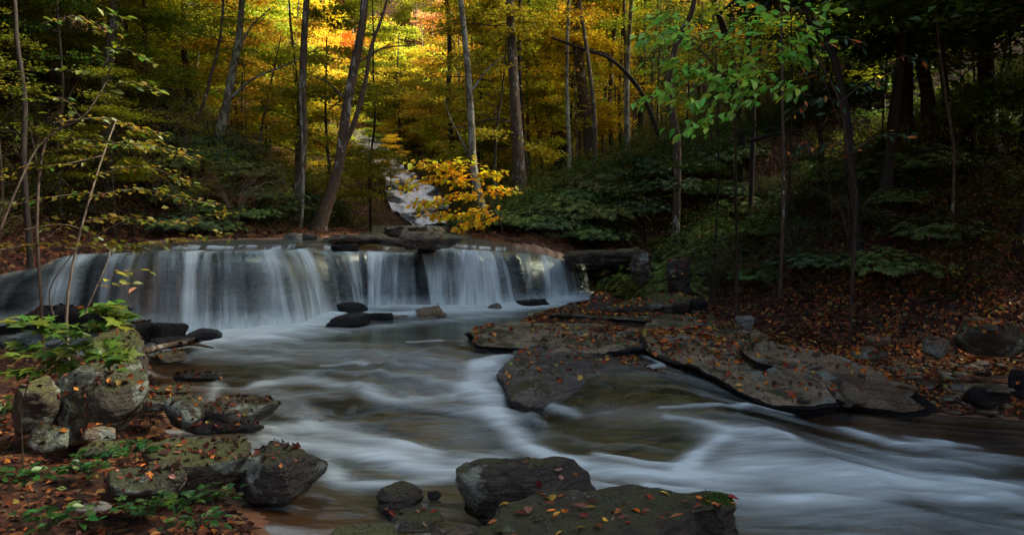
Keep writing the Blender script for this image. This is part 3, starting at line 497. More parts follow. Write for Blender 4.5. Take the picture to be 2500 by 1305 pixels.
R("rock", 1014, 741, 1088, 779, -.02, 'rock_tan', "knobbly tan rock standing alone at the foot of the falls", depth=.8, flat=.3, sub=4, seed=329, rough=.1)
R("rock", 1194, 737, 1230, 760, -.02, 'rock_grey', "small grey rock in the foam right of the knobbly tan one", depth=.8, flat=.3, sub=4, seed=330)
R("rock", 1268, 724, 1342, 752, -.02, 'rock_dark', "black rock in the foam near the right end of the falls", depth=.8, flat=.6, sub=4, seed=331)
R("rock", 1222, 742, 1262, 754, -.02, 'rock_dark', "little black stone beside the black rock near the falls' right end", depth=.8, flat=.6, sub=3, seed=332)
R("rock", 285, 776, 372, 822, .02, 'rock_dark', "black rock veiled by spray at the falls' left foot", depth=.8, flat=.6, sub=4, seed=333)
R("rock", 366, 780, 440, 826, .02, 'rock_dark', "dark angular rock with a leaf pile right of the spray-veiled one", depth=.8, flat=.4, sub=4, seed=334)
R("rock", 442, 796, 535, 828, -.02, 'rock_dark', "round submerged rock under the thick left strand", depth=.8, flat=.4, sub=4, seed=335)
R("rock", 372, 815, 470, 845, .0, 'rock_dark', "flat dark rock above the driftwood branch", depth=.7, flat=.8, sub=4, seed=336)
R("rock", 60, 735, 200, 790, .1, 'rock_dark', "dark block under the leftmost veil of the falls", depth=.6, flat=.7, sub=4, seed=337)
R("rock", 190, 740, 300, 790, .08, 'rock_dark', "dark ledge rock behind the green maple sapling", depth=.6, flat=.7, sub=4, seed=338)
R("rock", 1432, 712, 1502, 772, .12, 'rock_brown', "brown upright rock at the start of the right bank", depth=.7, flat=.6, sub=4, seed=339)
R("rock", 1494, 726, 1598, 768, .22, 'rock_moss', "yellow-green mossy rock on the right bank", depth=.7, flat=.6, sub=4, seed=340)
R("rock", 1588, 710, 1692, 758, .30, 'rock_moss', "brown mossy rock right of the yellow-green one", depth=.7, flat=.6, sub=4, seed=341)
R("rock", 1630, 622, 1692, 695, .75, 'rock_front', "upright lichened stone set in the leafy right slope", depth=1.1, flat=.2, sub=5, seed=342, rough=.13, tilt=(.25, .1), sink=.5)
R("rock", 1548, 598, 1588, 668, .9, 'rock_moss', "dark green upright stone by the overhang mouth", depth=1.3, flat=.2, sub=5, seed=343, rough=.13, tilt=(-.3, .1), sink=.5)
R("rock", 1690, 722, 1730, 748, .42, 'rock_dark', "small dark stone on leaves right of the mossy rocks", depth=.7, flat=.5, sub=3, seed=344)
R("rock", 1805, 766, 1850, 796, .40, 'rock_grey', "grey wedge stone at the top edge of the long tan slab", depth=.7, flat=.6, sub=3, seed=345)
R("rock", 2345, 772, 2520, 850, .30, 'rock_moss', "big dark mossy rock at the right edge of the picture", depth=.6, flat=.7, sub=4, seed=346)
R("rock", 2264, 815, 2322, 858, .22, 'rock_tan', "ochre rounded stone near the big dark mossy rock", depth=.8, flat=.3, sub=4, seed=347)
R("rock", 2102, 848, 2166, 872, .26, 'rock_brown', "brown low stone on the leaf litter of the right bank", depth=.8, flat=.6, sub=3, seed=348)
R("rock", 2122, 812, 2184, 838, .32, 'rock_tan', "tilted tan flake stone higher on the right bank", depth=.6, flat=.8, sub=3, seed=349)
R("rock", 2372, 930, 2484, 986, -.08, 'rock_dark', "black wet rock at the right waterline", depth=.6, flat=.6, sub=4, seed=350)
R("rock", 2480, 895, 2540, 950, .02, 'rock_dark', "black rock cut by the right edge of the picture", depth=.7, flat=.6, sub=4, seed=351)
# pool-top and lip rocks
R("rock", 696, 597, 762, 613, 1.40, 'rock_dark', "flat dark rock on the lip splitting the left and middle falls", depth=.7, flat=.8, sub=3, seed=352)
R("rock", 814, 594, 872, 617, 1.36, 'rock_dark', "square dark block on the lip of the falls", depth=.6, flat=.9, sub=3, seed=353)
R("rock", 1012, 598, 1062, 613, 1.40, 'rock_dark', "thin dark rock on the lip left of the brightest strand", depth=.7, flat=.9, sub=3, seed=354)
R("rock", 698, 567, 742, 585, 1.60, 'rock_grey', "pale grey stone on the far bank at the foot of the leaning tree", depth=.8, flat=.6, sub=3, seed=355)
R("rock", 738, 568, 772, 586, 1.60, 'rock_brown', "brown stone beside the pale grey one on the far bank", depth=.8, flat=.5, sub=3, seed=356)
R("rock_shelf", 950, 548, 1062, 578, 1.62, 'rock_brown', "brown layered rock shelf in front of the distant cascade", depth=.6, flat=.9, sub=5, rough=.12, seed=357, strata=.03)
R("rock_shelf", 985, 560, 1092, 590, 1.60, 'rock_tan', "sloping tan rock shelf right of the layered one", depth=.6, flat=.8, sub=5, rough=.12, seed=358, tilt=(.12, 0))
R("rock_shelf", 800, 574, 960, 592, 1.57, 'rock_brown', "long low leaf-covered shelf along the far pool edge", depth=.4, flat=.95, sub=5, rough=.12, seed=359)
R("rock_shelf", 945, 584, 1120, 600, 1.56, 'rock_brown', "thin brown ledge at the head of the upper pool", depth=.3, flat=.95, sub=5, rough=.12, seed=360)
R("rock_shelf", 1405, 600, 1600, 640, 1.05, 'rock_front', "overhanging brown rock roof above the dark hollow right of the falls", depth=.9, flat=.7, sub=5, seed=361, rough=.12, strata=.05)

# ------------------------------------------------------------------ plants: leaf and crown meshes
rg = np.random.default_rng(7)
def unit(v): return v / (np.linalg.norm(v, axis=-1, keepdims=True) + 1e-9)
def leaf_quads(C, D, N, L, Wd, fold=.18):
    D = unit(D); S = unit(np.cross(D, N)); N = np.cross(S, D); L = np.broadcast_to(L, len(C))[:, None]; Wd = np.broadcast_to(Wd, len(C))[:, None]
    V = np.stack([C - D * L * .5, C - D * L * .05 + S * Wd * .5 + N * Wd * fold, C + D * L * .5 - N * L * .10, C - D * L * .05 - S * Wd * .5 + N * Wd * fold], 1).reshape(-1, 3)
    return V, np.arange(len(C) * 4).reshape(-1, 4)
def crown_arrays(r, R, H, nb, nl, flat=.05, size=.11, prof=1.0, droop=.12, clump=26):
    Cs, Ds, paths = [], [], []
    hb = np.sort(r.uniform(0, 1, nb)) * H
    for h in hb:
        az = r.uniform(0, 2 * np.pi); k = h / H; L = R * (1 - .65 * k ** 1.6 * prof) * r.uniform(.55, 1.1) * (.55 + .45 * min(1, k * 4)); o = np.array([math.cos(az), math.sin(az), 0]); s = np.array([-o[1], o[0], 0])
        t = np.linspace(0, 1, 7)[:, None]; rise = r.uniform(.15, .55) * L; bend = r.normal(0, .12) * L
        P = np.array([0, 0, h]) + o * t * L + s * bend * t ** 2 + np.array([0, 0, 1]) * (rise * t - (rise * .5 + droop * L) * t ** 2); paths.append((P, .022 * L / 2.5 * (1 - t[:, 0] * .85) + .004))
        nc = max(4, int(nl / nb / clump)); tc = r.uniform(.2, 1.05, nc) ** .8
        cc = np.array([0, 0, h]) + o * tc[:, None] * L + s * (bend * tc ** 2 + r.normal(0, .20, nc) * L * (1.15 - abs(tc - .55)))[:, None]; cc[:, 2] += rise * tc - (rise * .5 + droop * L) * tc ** 2 + r.normal(0, flat * L, nc)
        for q in r.choice(nc, min(3, nc), False): a = P[int(min(6, max(1, tc[q] * 6 - 1)))]; paths.append((np.array([a, (a + cc[q]) / 2 + [0, 0, .04], cc[q]]), np.array([.008, .006, .003])))
        n = clump; c = np.repeat(cc, n, 0) + r.normal(0, 1, (nc * n, 3)) * np.array([.24, .24, .055]) * (R / 2.6) ** .5
        d = o * .6 + r.normal(0, .55, (len(c), 3)) * [1, 1, .35]; Cs.append(c); Ds.append(d)
    C = np.vstack(Cs); D = np.vstack(Ds); N = np.array([0, 0, 1]) + r.normal(0, .42, C.shape); L = size * r.uniform(.65, 1.3, len(C))
    V, F = leaf_quads(C, D, N, L, L * r.uniform(.5, .75, len(C))); return V, F, r.uniform(0, 1, len(C)), paths
def crown_meshes(name, seed, **k):
    r = np.random.default_rng(seed); V, F, q, paths = crown_arrays(r, **k); bV, bF = tubes(paths, 4)
    return mesh(name, V, F, M['leaf'], False, {"rnd": ('FACE', q)}), mesh("limbs", bV, bF, M['twig'])
UND = [crown_meshes("crown", 200 + i, R=2.7, H=5.5, nb=26, nl=9500, flat=.05, size=.115) for i in range(4)]
CAN = [crown_meshes("crown", 220 + i, R=3.9, H=8.0, nb=34, nl=15000, flat=.10, size=.17, prof=.8) for i in range(3)]
SPA = [crown_meshes("crown", 240 + i, R=2.2, H=4.5, nb=16, nl=2600, flat=.05, size=.10) for i in range(3)]
NEE = [crown_meshes("crown", 260 + i, R=3.0, H=7.0, nb=40, nl=15000, flat=.03, size=.12, droop=.35) for i in range(2)]
def trunk_mesh(seed, H, r0, mat, lean=.05):
    r = np.random.default_rng(seed); t = np.linspace(0, 1, 10); w = r.normal(0, lean, 2); P = np.stack([H * (w[0] * t ** 1.5 + .012 * np.sin(t * 7 + seed)), H * (w[1] * t ** 1.5 + .012 * np.cos(t * 6 + seed)), t * H - .25], 1)
    R = r0 * (1 - .7 * t) + r0 * .7 * np.exp(-t * H / .25); V, F = tubes([(P, R)], 7, .12, seed); return mesh("trunk", V, F, M[mat], True), P
TRK = [trunk_mesh(i, 10, .11, m) for i, m in enumerate(['bark_dark', 'bark_grey', 'bark_pale', 'bark_brown', 'bark_dark', 'bark_grey'])]
def put_tree(name, x, y, h, crowns, crown_z, cs, col, label, group, cat="tree", tr=None, z=None, rotz=None, trs=1.0, limbs=True):
    z = float(ground_h(x, y)) if z is None else z; i = rg.integers(0, 10 ** 6); tm, P = TRK[i % len(TRK)] if tr is None else TRK[tr]
    root = link(name, None, loc=(x, y, z), rot=(0, 0, rg.uniform(0, 6.28) if rotz is None else rotz), label=label, category=cat); 
    if group: root['group'] = group
    link("trunk", tm, root, scale=(h / 10 * trs, h / 10 * trs, h / 10))
    cm, lm = crowns[i % len(crowns)]; f = min(1, crown_z / h); px, py = np.interp(f * 10, P[:, 2], P[:, 0]) * h / 10 * trs, np.interp(f * 10, P[:, 2], P[:, 1]) * h / 10 * trs
    rz = rg.uniform(0, 6.28); link("crown", cm, root, loc=(px, py, crown_z), rot=(0, 0, rz), scale=cs, color=col)
    if limbs: link("limbs", lm, root, loc=(px, py, crown_z), rot=(0, 0, rz), scale=cs)
    return root
def pick(cols, jit=.15):
    c = np.array(cols[rg.integers(len(cols))]) * rg.uniform(1 - jit, 1 + jit, 3); return tuple(float(q) for q in c)
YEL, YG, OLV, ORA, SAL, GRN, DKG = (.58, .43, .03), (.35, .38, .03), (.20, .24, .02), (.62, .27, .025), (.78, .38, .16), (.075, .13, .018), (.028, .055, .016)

COLN = {YEL: "golden yellow", YG: "yellow-green", OLV: "olive", ORA: "orange", SAL: "salmon", GRN: "green", DKG: "dark green", (.30, .34, .03): "lime yellow", (.06, .09, .02): "dull green", (.20, .10, .03): "rusty"}
def place(x, y):
    u = U0 + FPX * x / max(y, 1)
    for lim, ph in [(270, "near the left edge"), (510, "right of the tall pale trunk"), (740, "right of the leaning pale trunk"), (900, "around the big leaning tree"), (1100, "around the distant cascade"), (1260, "left of the thick brown trunk"),
                    (1440, "left of the twin trunks"), (1650, "left of the kinked trunk"), (1900, "behind the green sapling"), (2230, "around the sinuous black trunk")]:
        if u < lim: return ph
    return "by the black trunks at right"
def far_word(y, a, b_): return "nearer" if y < a else ("farther" if y > b_ else "middle")
# far hillside woods
rg = np.random.default_rng(11); n = 0; cells = []
for k in range(6000):
    y = rg.uniform(62, 128); x = rg.uniform(-.86, .86) * y
    if any((x - a) ** 2 + (y - b_) ** 2 < 14 for a, b_ in cells): continue
    cells.append((x, y)); n += 1; h = rg.uniform(9, 15)
    side = abs(x / y - .12); c0 = ([SAL, SAL, ORA, YEL, SAL, YG, ORA] if -.05 < x / y < .5 else [ORA, YEL, SAL, YG, SAL, YG, SAL] if side < .5 else [YG, OLV, ORA, YEL])[rg.integers(4 if side >= .5 else 7)]; col = pick([c0]); lab = f"{COLN[c0]} tree on the distant hillside {place(x, y)}"
    put_tree("hillside_tree", x, y, h, CAN, h * .25, h / 15 * 1.25, col, lab, lab.replace("tree", "trees", 1), limbs=False)
    if n >= 290: break
for x, y in [(30, 38), (34, 43), (38, 48), (36, 35), (43, 55), (31, 47), (26, 40), (40, 40), (46, 49), (27, 33), (35, 53), (44, 62)]:
    put_tree("hillside_tree", x, y, 11, CAN, 2.6, 1.2, pick([OLV]), f"olive tree high on the right hillside {place(x, y)}", "olive trees high on the right hillside", limbs=False)
# middle woods behind the falls
mid = []
def clear(u, v, d):                  # keeps the sight line to the distant cascade mostly open
    return not (810 < u < 1060 and 24 < d < 42)
for k in range(5000):
    y = rg.uniform(25.5, 61); x = rg.uniform(-.72, .72) * y
    if poly_sd(x, y, RIVER) < 1.4 or poly_sd(x, y, VALLEY) < .2: continue
    u = U0 + FPX * x / y
    if not clear(u, 0, y) or line_d(x, y, CASC)[0] < 3.2: continue
    if any((x - a) ** 2 + (y - b_) ** 2 < 2.6 for a, b_ in mid): continue
    if y < 32 and 1150 < u < 1750 and rg.uniform() < .5: continue
    mid.append((x, y)); h = rg.uniform(6, 12)
    tall = u > 1250 and rg.uniform() < .5
    if u > 1600 and y < 50 and rg.uniform() < .45: continue
    c0 = ([OLV, YG, GRN, OLV, YEL] if u < 620 else [YEL, YG, YEL, YG, YG, OLV] if u < 1700 else [YG, OLV, YG, GRN, YEL])[rg.integers(5)]; col = pick([c0]); h = h * 1.25 if tall else h
    lab = f"{COLN[c0]} {'tall thin' if tall else 'slim'} tree {place(x, y)}, {far_word(y, 36, 48)} rank"; grp = lab
    put_tree("understorey_tree", x, y, h, SPA if tall or rg.uniform() < .15 else UND, rg.uniform(.4, .6) * h if tall else rg.uniform(.08, .38) * h, rg.uniform(.9, 1.4), col, lab, grp)
    if len(mid) >= 250: break
for k in range(26):
    y = rg.uniform(45, 62); u = rg.uniform(900, 1120); x = (u - U0) / FPX * y; cd_, cp_ = line_d(x, y, CASC)
    if cd_ < 1.6 or cp_ > 9 or (u < 930 and y < 56): continue
    put_tree("understorey_tree", x, y, rg.uniform(7, 11), UND, rg.uniform(.6, 2), rg.uniform(1.0, 1.5), pick([YEL, YG, YG, (.30, .34, .03)]), "bright yellow-green tree crowding the head of the gorge behind the cascade", "bright trees at the head of the gorge")
for u, d, h in [(958, 42, 3.6), (905, 46, 4.0)]:
    put_tree("understorey_tree", (u - U0) / FPX * d, d, h, UND, .9, .5, pick([(.30, .34, .03), YEL]), f"small lime yellow tree leaning over the distant cascade {'foot' if u > 1000 else 'middle' if u > 930 else 'upper run' if u > 870 else 'top'}", None)
pol = []
for k in range(900):
    y = rg.uniform(27, 56); u = rg.uniform(1120, 2350); x = (u - U0) / FPX * y
    if poly_sd(x, y, VALLEY) < .3 or any((x - a) ** 2 + (y - b_) ** 2 < 2.0 for a, b_ in mid + pol): continue
    pol.append((x, y)); lab = f"bare straight pole tree {place(x, y)}, {far_word(y, 36, 46)} rank"; put_tree("pole_tree", x, y, rg.uniform(12, 16), SPA, rg.uniform(8, 10), rg.uniform(.9, 1.2), pick([YG, YEL, ORA]), lab, lab, tr=[0, 3, 1, 2, 4][rg.integers(5)], trs=.62)
    if len(pol) >= 75: break
# near slopes: thin saplings with sparse leaves
def scatter(n, xr, yr, mind, fn, ok=lambda x, y: True, tries=4000):
    P = []
    for _ in range(tries):
        x, y = rg.uniform(*xr), rg.uniform(*yr)
        if poly_sd(x, y, VALLEY) < .1 or not ok(x, y) or any((x - a) ** 2 + (y - b_) ** 2 < mind ** 2 for a, b_ in P): continue
        P.append((x, y)); fn(x, y)
        if len(P) >= n: break
    return P
def sap(x, y, side, cols, lo, hi, crowns, trs_):
    c0 = cols[rg.integers(4)]; lab = f"thin {COLN[c0]} leaved sapling, {side} slope, {place(x, y)}"; put_tree("sapling", x, y, rg.uniform(4, 8.5), crowns, rg.uniform(lo, hi), rg.uniform(.6, 1.0), pick([c0]), lab, lab, tr=trs_[rg.integers(4)], trs=.45)
scatter(34, (-26, -9.5), (14.5, 27), 1.5, lambda x, y: sap(x, y, "left", [OLV, GRN, YG, OLV], 1.2, 2.8, SPA + UND[:2], [0, 4, 1, 5]))
scatter(34, (5.5, 24), (13.5, 30), 1.5, lambda x, y: sap(x, y, "right", [DKG, GRN, OLV, DKG], 1.5, 4, SPA, [0, 4, 1, 0]), ok=lambda x, y: y > 15 or x > 8)

# ------------------------------------------------------------------ the trunks one can tell apart
def hero(label, mat, d, pts, w, crown=None, crown_at=.75, cs=1.1, col=OLV, forks=(), base_d=None, extend=7, name="tree", sides=12):
    """pts: photo pixels from the foot upwards at distance d; w: width in photo pixels at the foot"""
    P = PD([p[0] for p in pts], [p[1] for p in pts], d); r0 = w / 2 / FPX * d; foot = P[0].copy(); gz = float(ground_h(foot[0], foot[1])); 
    if gz < foot[2] - .1: P = np.vstack([[foot[0] * 1.0, foot[1], gz - .15], P])
    else: P[0, 2] = gz - .15; P = P[[True] + list(P[1:, 2] > gz + .3)]
    if extend: dr = unit(P[-1] - P[-2]); dr = unit(dr * .5 + np.array([0, 0, .6])); P = np.vstack([P, P[-1] + dr * extend * .5, P[-1] + dr * extend * .5 + np.array([dr[0] * .2, dr[1] * .2, 1]) * extend * .5])
    Q = catmull(P, 26); Q[:, :2] += np.stack([.03 * r0 * 12 * noise(Q[:, 2] * .6, i * 7.7, w) for i in (0, 1)], 1); hh = Q[:, 2] - Q[0, 2]
    R = r0 * (1 - .55 * np.linspace(0, 1, 26)) + r0 * .8 * np.exp(-hh / (r0 * 2.2))
    V, F = tubes([(Q, R)], sides, .10, int(w * 13 + d)); O = Q[0].copy(); root = link(name, None, loc=O, label=label, category="tree")
    link("trunk", mesh("trunk", V - O, F, M[mat], True), root)
    for f in forks:
        fp = catmull(PD([p[0] for p in f[0]], [p[1] for p in f[0]], d), 14); fr = f[1] / 2 / FPX * d * np.linspace(1, .35, 14); a, b_ = tubes([(fp, fr)], 7, .08, 3); link("branch", mesh("branch", a - O, b_, M[mat], True), root)
    if crown:
        for q in range(2 if extend > 5 else 1):
            c = Q[int(25 * min(1, crown_at + .18 * q))]; cm, lm = crown[rg.integers(len(crown))]; rz = rg.uniform(0, 6.28); off = c - O - np.array([0, 0, cs * 1.5])
            link("crown", cm, root, loc=off, rot=(0, 0, rz), scale=cs, color=pick([col])); link("limbs", lm, root, loc=off, rot=(0, 0, rz), scale=cs)
    return root
rg = np.random.default_rng(21)
hero("tall pale grey trunk on the left slope above the yellow sapling", 'bark_grey', 22, [(262, 330), (264, 200), (268, 100), (276, 0)], 27, CAN, .85, 1.1, GRN)
hero("thin grey trunk right of the tall pale one on the left slope", 'bark_grey', 26, [(328, 330), (344, 200), (354, 60), (356, 0)], 13, CAN, .85, 1.0, GRN)
hero("leaning pale trunk with side branch above the left rhododendrons", 'bark_pale', 24, [(510, 400), (530, 330), (560, 240), (575, 130), (588, 0)], 23, CAN, .85, 1.1, OLV, forks=[([(556, 248), (600, 205), (640, 182), (700, 158), (770, 122)], 8), ([(575, 140), (610, 70), (660, 20)], 7)])
hero("slender leaning sapling trunk bent over the dark left slope", 'bark_brown', 23, [(405, 352), (450, 305), (490, 270), (515, 190), (536, 100)], 10, SPA, .8, 1.0, OLV, extend=3)
hero("straight grey brown trunk near the far bank left of the leaning tree", 'bark_grey', 23, [(722, 555), (728, 470), (736, 380), (738, 250), (744, 120), (750, 0)], 24, CAN, .88, 1.1, OLV)
hero("thin pale lichened stem against the straight grey brown trunk", 'bark_pale', 22.6, [(732, 562), (738, 510), (741, 430), (738, 350)], 10, None, extend=2)
hero("big leaning dark tree on the far bank beside the pool", 'bark_brown', 23, [(782, 558), (805, 480), (832, 380), (850, 250), (872, 120), (888, 0)], 30, CAN, .9, 1.2, YG, forks=[([(838, 360), (868, 290), (892, 200), (905, 120), (930, 50), (945, 0)], 15), ([(850, 250), (800, 200), (770, 190)], 6), ([(866, 160), (930, 120), (1000, 110)], 6)])
hero("upright thin tree with slim crown left of the cascade", 'bark_dark', 30, [(905, 540), (902, 420), (915, 300), (912, 180)], 7, SPA, .8, .9, OLV, extend=3)
hero("dark straight trunk rising behind the yellow sapling", 'bark_dark', 36, [(1101, 410), (1098, 300), (1096, 180), (1094, 60), (1092, 0)], 15, UND, .6, 1.0, YG, forks=[([(1098, 260), (1130, 200), (1165, 170), (1200, 140)], 5)])
hero("pale lichen-mottled trunk leaning left in the centre", 'bark_pale', 24, [(1195, 575), (1172, 490), (1155, 400), (1150, 300), (1143, 190), (1134, 90), (1128, 0)], 22, CAN, .88, 1.1, YG, forks=[([(1156, 400), (1120, 330), (1100, 290), (1085, 240)], 6), ([(1146, 230), (1190, 170), (1240, 130)], 6)])
hero("thick straight brown trunk in the centre of the wood", 'bark_brown', 26, [(1270, 480), (1264, 380), (1256, 250), (1252, 120), (1249, 0)], 33, CAN, .9, 1.2, OLV, forks=[([(1258, 300), (1200, 290), (1150, 305), (1080, 318)], 6)])
hero("narrow dark trunk touching the thick brown one", 'bark_dark', 28, [(1282, 400), (1272, 250), (1268, 120), (1270, 0)], 14, CAN, .88, .9, OLV)
hero("curving dark trunk right of the thick brown one", 'bark_dark', 34, [(1362, 345), (1342, 280), (1322, 210), (1300, 140), (1262, 60), (1230, 0)], 18, UND, .75, 1.1, YG)
hero("slim dark trunk between the curving one and the twin trunks", 'bark_dark', 36, [(1374, 345), (1362, 250), (1342, 190), (1330, 100), (1322, 0)], 15, UND, .75, 1.1, YG)
hero("massive dark trunk of the twin pair behind the rhododendrons", 'bark_brown', 30, [(1442, 400), (1434, 300), (1420, 180), (1411, 80), (1407, 0)], 33, CAN, .88, 1.2, OLV)
hero("lighter trunk just left of the massive dark twin", 'bark_grey', 33, [(1414, 370), (1410, 260), (1408, 150)], 18, None, extend=3)
hero("slender trunk forking high, right of the twin trunks", 'bark_brown', 32, [(1508, 412), (1492, 330), (1490, 190), (1500, 80), (1512, 0)], 13, UND, .7, 1.0, YG, forks=[([(1490, 180), (1482, 90), (1478, 0)], 6)])
hero("thin arching tree bowing over to the left above the shrubs", 'bark_dark', 27, [(1612, 370), (1606, 320), (1570, 232), (1530, 180), (1480, 140), (1420, 120), (1345, 92)], 13, None, extend=0, forks=[([(1560, 220), (1480, 132), (1400, 128), (1370, 135)], 5)])
hero("dark red brown trunk with a kink left of the bright green leaves", 'bark_brown', 22, [(1652, 372), (1640, 280), (1636, 200), (1648, 120), (1672, 60), (1694, 0)], 20, CAN, .9, 1.1, OLV)
hero("very thin dark stem between the arching tree and the kinked trunk", 'bark_dark', 36, [(1562, 330), (1560, 180), (1556, 0)], 9, UND, .7, 1.0, YG)
hero("leaning dark trunk behind the bright green leaves", 'bark_dark', 24, [(1812, 330), (1800, 240), (1785, 130), (1765, 60), (1742, 0)], 18, CAN, .9, 1.1, GRN, forks=[([(1785, 130), (1762, 60), (1735, -10)], 20)])
hero("short dark trunk behind the middle of the green leaf spray", 'bark_dark', 22, [(1840, 300), (1834, 190), (1826, 90), (1816, 0)], 13, SPA, .85, 1.0, GRN)
hero("pole-thin straight trunk crossing the right end of the green leaves", 'bark_brown', 15.5, [(1912, 470), (1912, 330), (1910, 180), (1909, 0)], 9, SPA, .9, .9, GRN, extend=4)
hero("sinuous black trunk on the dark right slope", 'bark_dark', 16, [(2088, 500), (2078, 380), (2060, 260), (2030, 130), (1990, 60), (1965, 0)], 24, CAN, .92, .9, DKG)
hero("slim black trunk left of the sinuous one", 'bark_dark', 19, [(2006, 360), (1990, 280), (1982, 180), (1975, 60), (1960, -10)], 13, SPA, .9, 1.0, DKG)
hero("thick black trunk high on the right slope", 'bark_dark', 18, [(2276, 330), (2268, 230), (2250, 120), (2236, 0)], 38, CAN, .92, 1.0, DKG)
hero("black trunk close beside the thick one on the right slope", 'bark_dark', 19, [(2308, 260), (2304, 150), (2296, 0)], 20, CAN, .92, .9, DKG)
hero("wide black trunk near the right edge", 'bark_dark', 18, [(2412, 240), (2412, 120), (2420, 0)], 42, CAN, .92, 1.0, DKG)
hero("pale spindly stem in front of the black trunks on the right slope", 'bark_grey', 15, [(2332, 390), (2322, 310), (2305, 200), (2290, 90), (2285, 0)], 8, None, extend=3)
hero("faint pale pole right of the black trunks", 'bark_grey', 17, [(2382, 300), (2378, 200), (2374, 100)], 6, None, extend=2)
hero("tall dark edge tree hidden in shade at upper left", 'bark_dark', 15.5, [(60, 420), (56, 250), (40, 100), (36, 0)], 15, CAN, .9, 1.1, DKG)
hero("grey bent sapling trunk in the left shade", 'bark_grey', 19, [(140, 380), (150, 290), (154, 200), (150, 150)], 9, SPA, .8, 1.0, GRN, extend=3)
# trees added on both slopes, crowns above view, to shade falls and banks
for x, y, h in [(-15.5, 13, 15), (-13, 9, 14), (-17, 19, 15), (-11, 4, 14), (-19.4, 24, 14), (12.5, 10.5, 14), (14, 15, 15), (11, 19, 15), (16, 20, 14), (13, 5, 14), (19, 12, 15), (-20, 9, 15), (10.5, 14, 13), (-15.4, 18.6, 13), (-9.5, 0, 13), (17, 3, 14), (12.5, 17, 15), (15, 12, 14), (9.2, 16.8, 13)] + [(13.5, 13, 16), (16, 17, 17), (19, 21, 15.5), (15, 9.5, 16), (22, 17, 17), (19, 9, 16), (17, 6.5, 16), (-7.8, 3.2, 13), (-9.2, 8, 13), (11.5, 3, 14), (10.9, 6.3, 14), (-6.5, -1.5, 13), (11.5, 20.8, 14), (12.8, 6.8, 15)]:
    put_tree("shade_tree", x, y, h, CAN, h * (.38 if x < 0 else .2 if y < 18 else .2 if y < 22 else .42), 1.15 if h < 16 else 1.5, pick([DKG, GRN]), f"tall tree added for shade, {'left' if x < 0 else 'right'} bank, {place(x, y)}, {far_word(y, 12, 18)} row", f"trees added to shade the {'left' if x < 0 else 'right'} bank {place(x, y)}, {far_word(y, 12, 18)} row", trs=1.0, tr=0)
# fallen trunks on the right slope
for lab, pts, w in [("fallen trunk lying along the slope under the kinked tree", [(1475, 412, 27), (1560, 374, 26.5), (1650, 348, 26), (1705, 336, 25.5)], 9), ("lower fallen trunk just beneath the other one", [(1470, 396, 28), (1600, 386, 26), (1700, 358, 25), (1790, 345, 24)], 10), ("mossy fallen log half hidden above the green leaf spray", [(1830, 345, 21), (1900, 325, 20.5), (1960, 330, 20)], 9)]:
    P = catmull([PD(u, v, d) for u, v, d in pts], 12); gz = ground_h(P[:, 0], P[:, 1]); P[:, 2] = np.maximum(P[:, 2], gz + .08); V, F = tubes([(P, np.linspace(1, .6, 12) * w / 2 / FPX * 26)], 8, .15, w); link("fallen_log", mesh("fallen_log", V, F, M['bark_dark'], True), label=lab, category="log")

# ------------------------------------------------------------------ rhododendrons and shrubs
def rosettes(r, C, N, L=.13, k=8, up=.25):
    n = len(C); az = (np.arange(k)[None] / k * 2 * np.pi + r.uniform(0, 6.28, n)[:, None]); A = unit(np.cross(N, r.normal(size=(n, 3)))); B = np.cross(N, A)
    D = (np.cos(az)[..., None] * A[:, None] + np.sin(az)[..., None] * B[:, None]) + N[:, None] * r.uniform(-.12, up, (n, k, 1)); D = unit(D); Ls = L * r.uniform(.7, 1.2, (n, k, 1))
    P = C[:, None] + D * Ls * .55; Nn = N[:, None] * 1.0 + r.normal(0, .2, P.shape); S = unit(np.cross(D, Nn)); U = np.cross(S, D); a = P - D * Ls * .5; Wd = Ls * .15
    V = np.stack([a, P - D * Ls * .15 + S * Wd + U * Wd * .4, P + D * Ls * .28 + S * Wd * .9 + U * Wd * .2 - U * Ls * .05, P + D * Ls * .5 - U * Ls * .12, P + D * Ls * .28 - S * Wd * .9 + U * Wd * .2 - U * Ls * .05, P - D * Ls * .15 - S * Wd + U * Wd * .4], 2).reshape(-1, 3)
    i = np.arange(n * k)[:, None] * 6; F = np.vstack([i + [0, 1, 2, 3], i + [0, 3, 4, 5]]); q = np.tile(r.uniform(0, 1, n * k), 2); return V, F, q
def rhodo_mesh(seed, R=1.0, H=1.5, n=230, L=.14):
    r = np.random.default_rng(seed); d = unit(r.normal(size=(n, 3)) * [1, 1, .8]); d[:, 2] = np.abs(d[:, 2]) * 1.0 - .15; rr = r.uniform(.1, 1.35, n) ** .6 * (1 + .25 * noise(d[:, 0] * 2, d[:, 1] * 2, d[:, 2] * 2, seed)); C = d * rr[:, None] * [R, R, H * .62]; C[:, 2] += H * .38
    N = unit(d * [.8, .8, .6] + [0, 0, .7]); V, F, q = rosettes(r, C, N, L); pth = []
    for j in r.choice(n, 34, False): m = C[j] * [.35, .35, .5] + r.normal(0, .08, 3); pth.append((catmull([[r.normal(0, .1), r.normal(0, .1), -.2], m, C[j]], 6), np.linspace(.022, .006, 6)))
    bV, bF = tubes(pth, 4); return mesh("foliage", V, F, M['leaf_evergreen'], False, {"rnd": ('FACE', q)}), mesh("stems", bV, bF, M['twig'])
RHO = [rhodo_mesh(300 + i, 1.25, 1.05, 330, .115) for i in range(4)]
